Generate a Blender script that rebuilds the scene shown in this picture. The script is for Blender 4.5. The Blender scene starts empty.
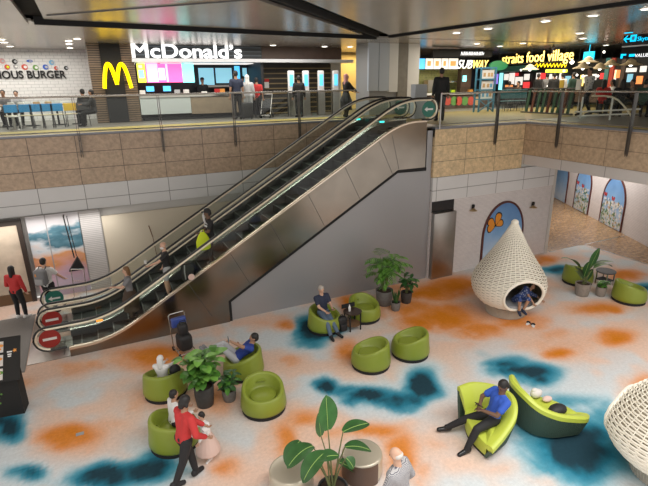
import bpy, math, random
from math import sin, cos, pi, radians as rad, sqrt, tan, atan2
from mathutils import Vector as V, Matrix, noise, Euler
random.seed(7)
S = bpy.context.scene
COL = S.collection
# ---------------------------------------------------------------- camera
CH = 6.3                      # lens height above the lower floor, metres
YAW, PIT, ROL, FP = rad(25.4038), rad(18.065), rad(-0.971), 486.0
def cam_axes():
    cy, sy = cos(YAW), sin(YAW)
    f = V((sy*cos(PIT), cy*cos(PIT), -sin(PIT))); r = V((cy, -sy, 0)); u = r.cross(f)
    return r*cos(ROL)+u*sin(ROL), u*cos(ROL)-r*sin(ROL), f
AR, AU, AF = cam_axes()
cd = bpy.data.cameras.new('camera'); cam = bpy.data.objects.new('camera', cd); COL.objects.link(cam)
cd.sensor_width = 36; cd.lens = FP/648*36; cd.clip_end = 300
cam.matrix_world = Matrix(((AR.x, AU.x, -AF.x, 0), (AR.y, AU.y, -AF.y, 0), (AR.z, AU.z, -AF.z, CH), (0, 0, 0, 1)))
S.camera = cam
# ---------------------------------------------------------------- light
S.view_settings.view_transform = 'Standard'; S.view_settings.look = 'None'
S.view_settings.gamma = 1; S.view_settings.use_curve_mapping = False
S.view_settings.exposure = 0.12
w = bpy.data.worlds.new('world'); S.world = w; w.use_nodes = True
w.node_tree.nodes['Background'].inputs[0].default_value = (1.0, 0.96, 0.91, 1)
w.node_tree.nodes['Background'].inputs[1].default_value = 0.95
def lamp(kind, name, loc, energy, color=(1, 1, 1), size=1, size_y=None, rot=(0, 0, 0), spot=None, blend=.6):
    l = bpy.data.lights.new(name, kind); l.energy = energy; l.color = color
    if kind == 'AREA':
        l.size = size
        if size_y: l.shape = 'RECTANGLE'; l.size_y = size_y
    else: l.shadow_soft_size = size
    if spot: l.spot_size = rad(spot); l.spot_blend = blend
    o = bpy.data.objects.new(name, l); COL.objects.link(o); o.location = loc; o.rotation_euler = rot
    return o
lamp('AREA', 'atrium_fill_light', (6, 2.2, 10.5), 1500, (1, .97, .93), 16, 5)  # added fill light, out of view above the open part of the ceiling
lamp('AREA', 'upper_hall_light', (4, 19.2, 7.8), 330, (1, .95, .88), 12, 2)
lamp('AREA', 'food_hall_light', (18, 17.5, 7.8), 420, (1, .90, .74), 8, 4)
lamp('AREA', 'restaurant_fill', (-2.5, 23, 7.8), 170, (1, .95, .86), 5, 2)  # added fill to brighten the brick wall and the restaurant ceiling
lamp('AREA', 'arcade_light', (20.2, 14.5, 3.3), 220, (1, .93, .85), 3, 5)
lamp('AREA', 'under_bridge_fill', (-1.5, 16.1, 2.6), 40, (1, .95, .9), 4, .3)  # fill strip without a fixture, brightens the beige wall

# pixel of the photograph -> point on a real plane of the place
def ray(x, y): return AR*((x-324)/FP) - AU*((y-243)/FP) + AF
def pz(x, y, z=0.0): d = ray(x, y); return V((0, 0, CH)) + d*((z-CH)/d.z)
def pY(x, y, Y): d = ray(x, y); return V((0, 0, CH)) + d*(Y/d.y)
def pX(x, y, X): d = ray(x, y); return V((0, 0, CH)) + d*(X/d.x)

# ---------------------------------------------------------------- materials
MT = {}
def mat(name, col=(.5, .5, .5), rough=.5, metal=0., emit=None, es=1., noise_s=None, noise_a=.15, bump=0., bs=None, alpha=None, trans=0., aniso=0, coat=0):
    if name in MT: return MT[name]
    m = bpy.data.materials.new(name); m.use_nodes = True; MT[name] = m
    nt = m.node_tree; b = nt.nodes['Principled BSDF']
    b.inputs['Base Color'].default_value = (*col, 1); b.inputs['Roughness'].default_value = rough
    b.inputs['Metallic'].default_value = metal
    b.inputs['Coat Weight'].default_value = coat
    if emit: b.inputs['Emission Color'].default_value = (*emit, 1); b.inputs['Emission Strength'].default_value = es
    if trans: b.inputs['Transmission Weight'].default_value = trans; b.inputs['IOR'].default_value = 1.1
    if alpha is not None: b.inputs['Alpha'].default_value = alpha
    if noise_s:
        tc = nt.nodes.new('ShaderNodeTexCoord'); n = nt.nodes.new('ShaderNodeTexNoise')
        n.inputs['Scale'].default_value = noise_s; n.inputs['Detail'].default_value = 5
        nt.links.new(tc.outputs['Object'], n.inputs['Vector'])
        mx = nt.nodes.new('ShaderNodeMixRGB'); mx.blend_type = 'MIX'
        k = noise_a
        mx.inputs[1].default_value = (*[max(0, c*(1-k*1.6)) for c in col], 1); mx.inputs[2].default_value = (*[min(1, c*(1+k*1.6)) for c in col], 1)
        nt.links.new(n.outputs['Fac'], mx.inputs[0]); nt.links.new(mx.outputs[0], b.inputs['Base Color'])
        if bump:
            bp = nt.nodes.new('ShaderNodeBump'); bp.inputs['Strength'].default_value = bump; bp.inputs['Distance'].default_value = .01
            nt.links.new(n.outputs['Fac'], bp.inputs['Height']); nt.links.new(bp.outputs[0], b.inputs['Normal'])
    return m
def tiles(name, c1, c2, mortar, w, h, axes='xz', ms=.006, rough=.4, metal=0, off=0.0, nscale=4, namt=.5, origin=(0, 0), bump=0.0, spec=.5):
    """panels of w x h metres laid in the world plane named by axes"""
    m = bpy.data.materials.new(name); m.use_nodes = True; MT[name] = m
    nt = m.node_tree; N = nt.nodes; L = nt.links; b = N['Principled BSDF']
    g = N.new('ShaderNodeNewGeometry'); sp = N.new('ShaderNodeSeparateXYZ'); cb = N.new('ShaderNodeCombineXYZ')
    L.new(g.outputs['Position'], sp.inputs[0])
    for i, a in enumerate(axes):
        ad = N.new('ShaderNodeMath'); ad.operation = 'SUBTRACT'; ad.inputs[1].default_value = origin[i]
        L.new(sp.outputs['xyz'.index(a)], ad.inputs[0]); L.new(ad.outputs[0], cb.inputs[i])
    br = N.new('ShaderNodeTexBrick'); br.offset = off; br.squash = 1
    br.inputs['Scale'].default_value = 1; br.inputs['Mortar Size'].default_value = ms; br.inputs['Brick Width'].default_value = w; br.inputs['Row Height'].default_value = h
    br.inputs['Mortar Smooth'].default_value = .3
    br.inputs['Color1'].default_value = (*c1, 1); br.inputs['Color2'].default_value = (*c2, 1); br.inputs['Mortar'].default_value = (*mortar, 1)
    L.new(cb.outputs[0], br.inputs['Vector'])
    n = N.new('ShaderNodeTexNoise'); n.inputs['Scale'].default_value = nscale; n.inputs['Detail'].default_value = 8; n.inputs['Roughness'].default_value = .65
    L.new(g.outputs['Position'], n.inputs['Vector'])
    rp = N.new('ShaderNodeMapRange'); rp.inputs['From Min'].default_value = .3; rp.inputs['From Max'].default_value = .7; rp.inputs['To Min'].default_value = 1-namt*.5; rp.inputs['To Max'].default_value = 1+namt*.35
    L.new(n.outputs['Fac'], rp.inputs['Value'])
    mx = N.new('ShaderNodeVectorMath'); mx.operation = 'SCALE'
    L.new(br.outputs['Color'], mx.inputs[0]); L.new(rp.outputs[0], mx.inputs['Scale']); L.new(mx.outputs[0], b.inputs['Base Color'])
    b.inputs['Roughness'].default_value = rough; b.inputs['Metallic'].default_value = metal; b.inputs['Specular IOR Level'].default_value = spec
    if bump:
        bp = N.new('ShaderNodeBump'); bp.inputs['Strength'].default_value = bump; bp.inputs['Distance'].default_value = .01; bp.invert = True
        L.new(br.outputs['Fac'], bp.inputs['Height']); L.new(bp.outputs[0], b.inputs['Normal'])
    return m
def glassmat(name, tint=(.94, .97, .95), a=.12, rough=.02):
    m = bpy.data.materials.new(name); m.use_nodes = True; MT[name] = m
    nt = m.node_tree; N = nt.nodes; L = nt.links; N.remove(N['Principled BSDF'])
    out = N['Material Output']; t = N.new('ShaderNodeBsdfTransparent'); t.inputs[0].default_value = (*tint, 1)
    gl = N.new('ShaderNodeBsdfGlossy'); gl.inputs['Roughness'].default_value = rough
    fr = N.new('ShaderNodeFresnel'); fr.inputs['IOR'].default_value = 1.45
    ge = N.new('ShaderNodeNewGeometry'); iv = N.new('ShaderNodeMath'); iv.operation = 'SUBTRACT'; iv.inputs[0].default_value = 1; L.new(ge.outputs['Backfacing'], iv.inputs[1])
    ad = N.new('ShaderNodeMath'); ad.operation = 'MULTIPLY'; L.new(iv.outputs[0], ad.inputs[1]); L.new(fr.outputs[0], ad.inputs[0])
    mx = N.new('ShaderNodeMixShader'); L.new(ad.outputs[0], mx.inputs[0]); L.new(t.outputs[0], mx.inputs[1]); L.new(gl.outputs[0], mx.inputs[2]); L.new(mx.outputs[0], out.inputs[0])
    return m
glassmat('glass'); glassmat('smoked_glass', (.62, .72, .68))
mat('steel', (.42, .40, .38), .32, 1, noise_s=3, noise_a=.12)
mat('steel_dark', (.16, .155, .15), .35, .9)
mat('steel_light', (.62, .60, .56), .25, 1)
mat('chrome', (.75, .74, .72), .12, 1)
mat('black', (.012, .012, .013), .8)
mat('black_gloss', (.01, .01, .012), .12)
mat('rubber', (.015, .015, .016), .38)
mat('white', (.78, .77, .75), .45)
mat('white_gloss', (.8, .8, .8), .2)
mat('grey', (.32, .32, .32), .5)
mat('dark_grey', (.07, .07, .075), .55)

# ---------------------------------------------------------------- mesh builder
class MB:
    def __init__(s): s.v = []; s.f = []; s.m = []; s.cur = 0
    def add(s, vs, fs, m=None):
        o = len(s.v); s.v += [tuple(p) for p in vs]; s.f += [tuple(i+o for i in f) for f in fs]; s.m += [s.cur if m is None else m]*len(fs); return s
    def box(s, x0, x1, y0, y1, z0, z1, m=None, T=None):
        vs = [V((x, y, z)) for z in (z0, z1) for y in (y0, y1) for x in (x0, x1)]
        if T is not None: vs = [T @ p for p in vs]
        return s.add(vs, [(0, 2, 3, 1), (4, 5, 7, 6), (0, 1, 5, 4), (2, 6, 7, 3), (0, 4, 6, 2), (1, 3, 7, 5)], m)
    def rbox(s, x0, x1, y0, y1, z0, z1, r=.02, m=None, T=None, n=3):
        """box with rounded vertical and top edges"""
        r = min(r, (x1-x0)/2-1e-4, (y1-y0)/2-1e-4, (z1-z0)/2-1e-4)
        rings = []
        prof = [(z0, r)]+[(z0+r-r*cos(a*pi/2/n), r*(1-sin(a*pi/2/n))) for a in range(1, n+1)]+[(z1-r+r*sin(a*pi/2/n), r*(1-cos(a*pi/2/n))) for a in range(0, n+1)]
        for z, ins in prof:
            ring = []
            for cx, cy, a0 in ((x1-r, y1-r, 0), (x0+r, y1-r, 1), (x0+r, y0+r, 2), (x1-r, y0+r, 3)):
                for k in range(n+1):
                    a = (a0+k/n)*pi/2; ring.append(V((cx+(r-ins)*cos(a), cy+(r-ins)*sin(a), z)))
            rings.append(ring)
        return s.loft(rings, m, caps=True, T=T)
    def loft(s, rings, m=None, caps=True, closed=True, T=None):
        n = len(rings[0]); vs = [p for r in rings for p in r]
        if T is not None: vs = [T @ V(p) for p in vs]
        fs = []
        for i in range(len(rings)-1):
            for k in range(n if closed else n-1):
                a, b = i*n+k, i*n+(k+1) % n; fs.append((a, b, b+n, a+n))
        if caps: fs.append(tuple(range(n-1, -1, -1))); fs.append(tuple((len(rings)-1)*n+k for k in range(n)))
        return s.add(vs, fs, m)
    def lathe(s, prof, n=24, c=(0, 0, 0), m=None, caps=True, sx=1, sy=1):
        return s.loft([[V((c[0]+r*cos(2*pi*k/n)*sx, c[1]+r*sin(2*pi*k/n)*sy, c[2]+z)) for k in range(n)] for r, z in prof], m, caps)
    def tube(s, pts, r=.01, n=8, m=None, closed=False, cap=True, flat=None):
        pts = [V(p) for p in pts]; N = len(pts); rings = []; up = None
        for i, p in enumerate(pts):
            if closed: t = pts[(i+1) % N]-pts[i-1]
            else: t = pts[min(i+1, N-1)]-pts[max(i-1, 0)]
            t = t.normalized() if t.length > 1e-9 else V((0, 0, 1))
            if up is None: up = V((0, 0, 1)) if abs(t.z) < .9 else V((1, 0, 0))
            a = t.cross(up)
            if a.length < 1e-5: a = t.cross(V((0, 1, 0)))
            a.normalize(); b = a.cross(t).normalized(); up = b if flat is None else up
            rr = r[i] if isinstance(r, (list, tuple)) else r
            fa, fb = flat if flat else (1, 1)
            rings.append([p+a*cos(2*pi*k/n)*rr*fa+b*sin(2*pi*k/n)*rr*fb for k in range(n)])
        if closed: rings.append(rings[0]); cap = False
        return s.loft(rings, m, caps=cap)
    def ball(s, c, r, m=None, n=12, k=8, T=None):
        rx, ry, rz = (r, r, r) if not isinstance(r, (tuple, list)) else r; c = V(c)
        vs = [c+V((0, 0, -rz))]
        for i in range(1, k):
            t = -pi/2+pi*i/k
            vs += [c+V((rx*cos(t)*cos(2*pi*j/n), ry*cos(t)*sin(2*pi*j/n), rz*sin(t))) for j in range(n)]
        vs.append(c+V((0, 0, rz)))
        if T is not None: vs = [T @ p for p in vs]
        fs = [(0, 1+(j+1) % n, 1+j) for j in range(n)]
        for i in range(k-2):
            for j in range(n):
                a, b = 1+i*n+j, 1+i*n+(j+1) % n; fs.append((a, b, b+n, a+n))
        t = len(vs)-1; o = 1+(k-2)*n
        fs += [(o+j, o+(j+1) % n, t) for j in range(n)]
        return s.add(vs, fs, m)
    def cone(s, a, b, ra, rb, m=None, n=12):
        """tapered limb with round ends"""
        a, b = V(a), V(b); d = b-a
        if d.length < 1e-6: return s.ball(a, max(ra, rb), m)
        t = d.normalized(); u = t.orthogonal().normalized(); w_ = t.cross(u)
        rings = []
        for i in range(1, 5):
            q = pi/2*(1-i/4); rings.append((a-t*ra*sin(q), ra*cos(q)))
        for i in range(0, 4):
            q = pi/2*i/4; rings.append((b+t*rb*sin(q), rb*cos(q)))
        return s.loft([[c+u*cos(2*pi*k/n)*r+w_*sin(2*pi*k/n)*r for k in range(n)] for c, r in rings], m)
    def prism(s, poly, axis, a, b, m=None):
        """polygon of 2-D points pushed along an axis from a to b"""
        def P(p, t): return {'y': (p[0], t, p[1]), 'x': (t, p[0], p[1]), 'z': (p[0], p[1], t)}[axis]
        n = len(poly); vs = [P(p, a) for p in poly]+[P(p, b) for p in poly]
        return s.add(vs, [tuple(range(n)), tuple(range(2*n-1, n-1, -1))]+[(k, k+n, (k+1) % n+n, (k+1) % n) for k in range(n)], m)
    def build(s, name, mats, parent=None, smooth=False, bevel=0, loc=None, fix=True):
        me = bpy.data.meshes.new(name); me.from_pydata(s.v, [], s.f)
        if not isinstance(mats, (list, tuple)): mats = [mats]
        for m in mats: me.materials.append(MT[m] if isinstance(m, str) else m)
        me.polygons.foreach_set('material_index', s.m)
        me.update()
        if fix:
            import bmesh
            bm = bmesh.new(); bm.from_mesh(me); bmesh.ops.recalc_face_normals(bm, faces=bm.faces); bm.to_mesh(me); bm.free()
        if smooth:
            me.polygons.foreach_set('use_smooth', [True]*len(me.polygons))
            if smooth != 'all':
                try: me.set_sharp_from_angle(angle=rad(40))
                except Exception: pass
        o = bpy.data.objects.new(name, me); COL.objects.link(o)
        if parent is not None: o.parent = parent
        if loc is not None: o.location = loc
        if bevel:
            bv = o.modifiers.new('bevel', 'BEVEL'); bv.width = bevel; bv.segments = 2; bv.limit_method = 'ANGLE'
        return o
def tag(o, label=None, cat=None, group=None, kind=None):
    if label: o['label'] = label
    if cat: o['category'] = cat
    if group: o['group'] = group
    if kind: o['kind'] = kind
    return o
def thing(name, label, cat, loc=(0, 0, 0), rz=0, group=None):
    o = bpy.data.objects.new(name, None); COL.objects.link(o); o.empty_display_size = .1
    o.location = loc; o.rotation_euler = (0, 0, rz)
    return tag(o, label, cat, group)
def struct(mb, name, mats, **k):
    o = mb.build(name, mats, **k); o['kind'] = 'structure'; return o
def copy_tree(o, parent=None):
    c = o.copy(); COL.objects.link(c); c.parent = parent
    for ch in list(o.children): copy_tree(ch, c)
    return c
def arc(c, r, a0, a1, n, plane='xz', k=0):
    out = []
    for i in range(n+1):
        a = rad(a0+(a1-a0)*i/n); u, w_ = r*cos(a), r*sin(a)
        out.append({'xz': (c[0]+u, k, c[1]+w_), 'xy': (c[0]+u, c[1]+w_, k), 'yz': (k, c[0]+u, c[1]+w_)}[plane])
    return out
def text(body, name, mname, size, loc, rot, parent=None, extrude=.02, font_scale_x=1, align='LEFT', shear=0, bold=0.0, fit=None):
    """letters as solid mesh; fit = width in metres the line must take"""
    cu = bpy.data.curves.new(name, 'FONT'); cu.body = body; cu.size = size; cu.extrude = extrude; cu.align_x = align; cu.shear = shear; cu.bevel_depth = bold; cu.bevel_resolution = 0
    cu.resolution_u = 4
    t = bpy.data.objects.new(name, cu); COL.objects.link(t)
    dg = bpy.context.evaluated_depsgraph_get(); dg.update()
    me = bpy.data.meshes.new_from_object(t.evaluated_get(dg)); bpy.data.objects.remove(t)
    if fit:
        xs = [v.co.x for v in me.vertices]; k = fit/(max(xs)-min(xs)); x0 = min(xs)
        for v in me.vertices: v.co.x = (v.co.x-x0)*k
    me.materials.clear(); me.materials.append(MT[mname])
    o = bpy.data.objects.new(name, me); COL.objects.link(o); o.location = loc; o.rotation_euler = rot
    if parent is not None: o.parent = parent
    return o
# ================================================================ STRUCTURE
ZU = 5.0
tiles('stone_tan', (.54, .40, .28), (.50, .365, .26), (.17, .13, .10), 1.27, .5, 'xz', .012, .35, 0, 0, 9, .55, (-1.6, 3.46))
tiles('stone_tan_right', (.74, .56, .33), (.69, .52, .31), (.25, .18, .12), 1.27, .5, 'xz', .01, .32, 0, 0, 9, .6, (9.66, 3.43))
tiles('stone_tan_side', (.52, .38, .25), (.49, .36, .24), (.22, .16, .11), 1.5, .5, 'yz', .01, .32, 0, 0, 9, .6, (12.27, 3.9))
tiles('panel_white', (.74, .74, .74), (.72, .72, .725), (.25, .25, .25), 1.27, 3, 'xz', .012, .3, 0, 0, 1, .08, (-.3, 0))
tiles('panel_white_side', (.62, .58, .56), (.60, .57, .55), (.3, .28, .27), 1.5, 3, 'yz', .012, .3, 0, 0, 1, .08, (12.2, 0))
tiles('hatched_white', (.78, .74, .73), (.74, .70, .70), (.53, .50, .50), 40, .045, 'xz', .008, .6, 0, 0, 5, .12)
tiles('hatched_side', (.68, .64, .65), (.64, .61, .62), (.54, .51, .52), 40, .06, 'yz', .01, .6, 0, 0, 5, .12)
tiles('hall_tiles', (.44, .28, .15), (.33, .20, .10), (.09, .06, .04), .42, .10, 'xy', .012, .25, 0, .37, 6, .8)
tiles('upper_tiles', (.20, .19, .17), (.18, .17, .155), (.12, .11, .1), .6, .6, 'xy', .006, .4, 0, 0, 3, .2)
tiles('ceiling_planks_x', (.64, .59, .54), (.58, .53, .49), (.10, .09, .085), 2.4, .16, 'xy', .014, .27, .65, .5, 1, .12)
tiles('ceiling_planks_y', (.66, .60, .54), (.58, .535, .49), (.12, .105, .1), 2.4, .22, 'yx', .012, .27, .65, .5, 1, .12)
tiles('ceiling_sheets', (.66, .60, .54), (.63, .575, .52), (.2, .18, .17), 2.4, 1.2, 'xy', .008, .27, .65, .5, 1, .12)
tiles('brick_white', (.74, .73, .72), (.70, .70, .69), (.42, .42, .42), .30, .13, 'xz', .008, .35, 0, .5, 4, .12)
mat('plaster', (.62, .60, .57), .7); mat('beige_wall', (.64, .575, .46), .5); mat('grey_wall', (.37, .37, .385), .42, .35)
mat('tactile_yellow', (.42, .33, .09), .6, noise_s=20, noise_a=.2); mat('kerb', (.24, .25, .28), .4, .3)

# lower floor: woven carpet, its colours laid out as clouds of orange and teal
O_ = [(95,365,14,5,.5),(72,368,24,10,.55),(22,383,10,9,.5),(67,436,38,15,1.0),(110,424,30,10,.4),(138,402,20,20,.42),(150,358,40,14,.8),(160,353,24,11,.9),(165,395,38,22,.5),
 (229,467,18,12,.75),(300,428,18,16,.3),(290,361,14,8,.55),(287,325,14,5,.8),(262,322,20,5,.35),(215,400,26,20,.6),(235,378,22,12,.55),(260,412,30,18,.3),
 (282,436,14,20,.8),(310,416,26,10,.72),(339,434,26,10,.5),(373,430,32,10,.85),(402,452,20,22,.95),(423,475,14,14,.5),(310,470,36,14,.5),(340,475,30,14,.5),
 (349,302,12,9,1.0),(349,352,16,15,.85),(334,340,16,5,.4),(420,323,30,10,.8),(432,292,32,9,1.0),(410,307,28,12,.7),(396,288,14,8,.55),(296,360,14,10,.3),(280,318,18,6,.35),(375,310,20,12,.5),
 (455,285,30,10,1.0),(448,316,36,15,1.0),(480,330,30,10,.75),(520,320,34,11,.8),(544,260,18,6,.85),(540,290,20,10,.45),(625,275,22,6,.95),(598,308,32,8,.85),
 (559,354,18,7,1.0),(615,337,22,10,1.0),(613,310,16,5,.75),(555,334,22,10,.5),(580,345,40,20,.35),(641,388,15,18,.9),(645,320,10,14,.3),(450,413,26,16,.3),(437,445,22,12,.4),(503,468,26,9,.35),(545,480,20,8,.3),
 (470,345,26,12,.35),(530,345,30,8,.35),(340,290,20,8,.3),(120,455,14,6,.25),(50,345,14,5,.25),(35,300,12,8,.3),(470,465,30,10,.25)]
T_ = [(13,428,24,17,1.0),(-4,420,20,16,.8),(25,473,24,10,.9),(101,474,32,16,1.0),(141,472,32,15,1.0),(160,462,26,14,.8),(60,484,60,8,.35),(190,470,22,8,.4),
 (323,386,14,9,1.05),(342,389,20,6,.7),(369,396,28,10,1.05),(391,403,30,9,.7),(423,384,18,17,1.15),(407,398,24,10,.75),(400,410,22,6,.45),(318,328,26,15,1.15),(310,342,26,9,.6),(324,378,10,5,.5),(426,376,16,9,.7),
 (295,322,8,5,.4),(556,269,20,6,.95),(600,262,16,5,.3),(642,286,14,5,.95),(528,371,40,11,1.0),(505,362,28,9,.8),(544,380,22,9,.8),(480,352,16,7,.5),(575,449,56,36,.95),(574,440,42,24,.55),(600,470,30,18,.5),(540,425,40,20,.6),(604,420,16,30,.5),
 (430,392,16,10,.5),(590,405,22,10,.35),(310,335,16,9,.5),(206,322,12,4,.3),(560,400,50,10,.5)]
def blobs(L):
    out = []
    for x, y, rx, ry, s in L:
        c = pz(x, y); a = pz(x+rx, y)-c; b = pz(x, y+ry)-c if ry else a
        b2 = pz(x, y-ry)-c; b = (b-b2)/2
        det = a.x*b.y-a.y*b.x
        out.append((c.x, c.y, b.y/det, -b.x/det, -a.y/det, a.x/det, s))
    return out
OB, TB = blobs(O_), blobs(T_)
def field(L, x, y):
    t = 0; mx_ = 0
    for cx, cy, m00, m01, m10, m11, s in L:
        dx, dy = x-cx, y-cy
        u = dx*m00+dy*m01; v = dx*m10+dy*m11; q = u*u+v*v
        if q < 7: e = s*math.exp(-q*.85); t += e; mx_ = max(mx_, e)
    return mx_+.22*(t-mx_)
def mixc(a, b, t): t = max(0, min(1, t)); return tuple(p+(q-p)*t for p, q in zip(a, b))
def carpet_colour(x, y):
    n1 = noise.noise(V((x*.8, y*.8, 3))); n2 = noise.noise(V((x*2.6, y*2.6, 7))); n3 = noise.noise(V((x*6, y*6, 1)))
    wx = x+.15*noise.noise(V((x*1.4, y*1.4, 11)))+.06*n3; wy = y+.15*noise.noise(V((x*1.4, y*1.4, 21)))+.06*n2
    o = field(OB, wx, wy)*(1+.18*n2+.12*n3); t = field(TB, wx, wy)*(1+.15*n2+.1*n3)
    base = mixc((.74, .55, .45), (.60, .64, .66), .45+2.2*n1+1.0*n2)
    base = mixc(base, (.58, .66, .70), min(1, t*3.4)*.95)
    base = mixc(base, (.74, .47, .33), min(1, o*1.9)*.85)
    c = mixc(base, (.72, .28, .09), (o-.33)*2.2); c = mixc(c, (.62, .20, .015), (o-.62)*2.3); c = mixc(c, (.40, .14, .03), (o-1.35)*.9)
    k = max(0, t-.6*o)
    c = mixc(c, (.16, .42, .52), (k-.27)*3.2); c = mixc(c, (.022, .20, .30), (k-.42)*2.7); c = mixc(c, (.018, .05, .07), (k-.76)*5.5)
    return c
def carpet():
    x0, x1, y0, y1, d = -8, 17.4, 1.5, 16.74, .085
    nx, ny = int((x1-x0)/d), int((y1-y0)/d)
    me = bpy.data.meshes.new('floor')
    vs = [(x0+(x1-x0)*i/nx, y0+(y1-y0)*j/ny, 0) for j in range(ny+1) for i in range(nx+1)]
    fs = [(j*(nx+1)+i, j*(nx+1)+i+1, (j+1)*(nx+1)+i+1, (j+1)*(nx+1)+i) for j in range(ny) for i in range(nx)]
    me.from_pydata(vs, [], fs)
    ca = me.color_attributes.new('pile', 'FLOAT_COLOR', 'POINT')
    buf = []
    for x, y, z in vs: buf += [*carpet_colour(x, y), 1]
    ca.data.foreach_set('color', buf)
    m = mat('carpet', (.5, .5, .5), .95, bump=0); nt = m.node_tree; b = nt.nodes['Principled BSDF']
    a = nt.nodes.new('ShaderNodeVertexColor'); a.layer_name = 'pile'
    n = nt.nodes.new('ShaderNodeTexNoise'); n.inputs['Scale'].default_value = 14; n.inputs['Detail'].default_value = 8; n.inputs['Roughness'].default_value = .8
    g = nt.nodes.new('ShaderNodeNewGeometry'); nt.links.new(g.outputs['Position'], n.inputs['Vector'])
    r = nt.nodes.new('ShaderNodeMapRange'); r.inputs['From Min'].default_value = .3; r.inputs['From Max'].default_value = .7; r.inputs['To Min'].default_value = .86; r.inputs['To Max'].default_value = 1.15
    nt.links.new(n.outputs['Fac'], r.inputs['Value'])
    sc = nt.nodes.new('ShaderNodeVectorMath'); sc.operation = 'SCALE'
    nt.links.new(a.outputs['Color'], sc.inputs[0]); nt.links.new(r.outputs[0], sc.inputs['Scale']); nt.links.new(sc.outputs[0], b.inputs['Base Color'])
    b.inputs['Specular IOR Level'].default_value = .1
    me.materials.append(m)
    o = bpy.data.objects.new('floor', me); COL.objects.link(o); o['kind'] = 'structure'
carpet()
# tiled arcade floor to the right of the carpet
a = MB(); a.prism([(17.4, 1.5), (40, 1.5), (40, 40), (15.22, 40), (15.22, 12.29), (17.1, 12.29), (17.4, 12.2)], 'z', -.1, .004); struct(a, 'floor_arcade', 'hall_tiles')
a = MB(); a.box(17.36, 17.42, 1.5, 12.2, 0, .012); a.box(17.42, 21, 12.2, 12.26, .004, .012); struct(a, 'trim_1', 'steel_light')

# bridge over the left: stone band, white band, wall below
a = MB(); a.box(-9, 9.6, 16.7, 16.85, 3.46, 4.96); struct(a, 'wall_left_parapet', 'stone_tan')
a = MB(); a.box(-9, 9.6, 16.72, 16.85, 2.67, 3.455); struct(a, 'wall_left_fascia', 'panel_white')
a = MB(); a.box(-9, 9.6, 16.86, 17.0, 0, 4.7); struct(a, 'wall_left', 'plaster')
# corner block beside the escalator
a = MB(); a.box(9.68, 13.47, 12.27, 12.4, 3.43, 4.93); struct(a, 'wall_corner_parapet', 'stone_tan_right')
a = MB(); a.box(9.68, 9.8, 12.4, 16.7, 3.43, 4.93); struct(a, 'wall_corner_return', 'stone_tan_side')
a = MB(); a.box(9.7, 15.2, 12.28, 12.42, 2.65, 3.42); struct(a, 'wall_corner_fascia', 'panel_white')
a = MB(); a.box(9.7, 15.2, 12.31, 12.45, 0, 2.645); struct(a, 'wall_corner', 'hatched_white')
a = MB(); a.prism([(15.2, 12.29), (15.35, 12.29), (24.4, 29.7), (24.2, 29.8)], 'z', 0, 3.56); struct(a, 'wall_arcade_near', 'plaster')
# right-hand gallery edge
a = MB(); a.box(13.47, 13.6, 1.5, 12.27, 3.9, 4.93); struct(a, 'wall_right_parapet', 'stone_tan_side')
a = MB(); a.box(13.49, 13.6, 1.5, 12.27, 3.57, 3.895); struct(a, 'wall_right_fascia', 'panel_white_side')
# slabs of the upper floor
a = MB(); a.box(-9, 32, 16.72, 30, 4.7, ZU); a.box(9.68, 32, 12.29, 16.72, 4.7, ZU); a.box(13.49, 32, 1.5, 12.29, 4.7, ZU); struct(a, 'floor_upper', 'upper_tiles')
a = MB(); a.box(13.61, 32, 1.5, 12.27, 3.57, 3.7); a.box(15.4, 32, 12.27, 30, 3.57, 3.7); struct(a, 'ceiling_arcade', 'plaster')
mat('gold_floor', (.23, .17, .05), .6, noise_s=6, noise_a=.2)
a = MB(); a.prism([(9.7, 12.9), (26, 12.9), (26, 18.6), (9.7, 18.6)], 'z', ZU, ZU+.004); struct(a, 'floor_food_hall', 'gold_floor')
a = MB(); a.box(-9, 9.6, 16.68, 16.86, 4.965, 5.02); a.box(9.66, 13.5, 12.25, 12.42, 4.935, 4.99); a.box(13.45, 13.62, 1.5, 12.25, 4.935, 4.99); struct(a, 'trim_2', 'kerb')
a = MB(); a.box(-9, 9.6, 17.0, 17.35, ZU, ZU+.006); a.box(-9, 9.6, 17.9, 18.9, ZU, ZU+.006); a.box(9.8, 13.7, 12.5, 12.8, ZU, ZU+.006); a.box(13.7, 14.0, 1.5, 12.8, ZU, ZU+.006); struct(a, 'trim_3', 'tactile_yellow')
# arcade wall with arched pictures
AW0, AWD = V((19.31, 10.88, 0)), V((.461, .887, 0)).normalized()
AWN = V((-AWD.y, AWD.x, 0))          # towards the atrium
def pA(x, y, off=0.0):
    d = ray(x, y); p0 = AW0+AWN*off; t = ((p0-V((0, 0, CH))).dot(AWN))/d.dot(AWN); return V((0, 0, CH))+d*t
def wallbox(mb, s0, s1, n0, n1, z0, z1, m=None):
    P = lambda s, n, z: AW0+AWD*s+AWN*n+V((0, 0, z))
    mb.add([P(s, n, z) for z in (z0, z1) for n in (n0, n1) for s in (s0, s1)], [(0, 2, 3, 1), (4, 5, 7, 6), (0, 1, 5, 4), (2, 6, 7, 3), (0, 4, 6, 2), (1, 3, 7, 5)], m)
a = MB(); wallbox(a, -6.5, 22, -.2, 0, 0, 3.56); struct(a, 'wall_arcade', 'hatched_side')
a = MB(); a.box(20, 34, 30, 30.2, 0, 3.56); struct(a, 'wall_arcade_end', 'plaster')
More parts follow.
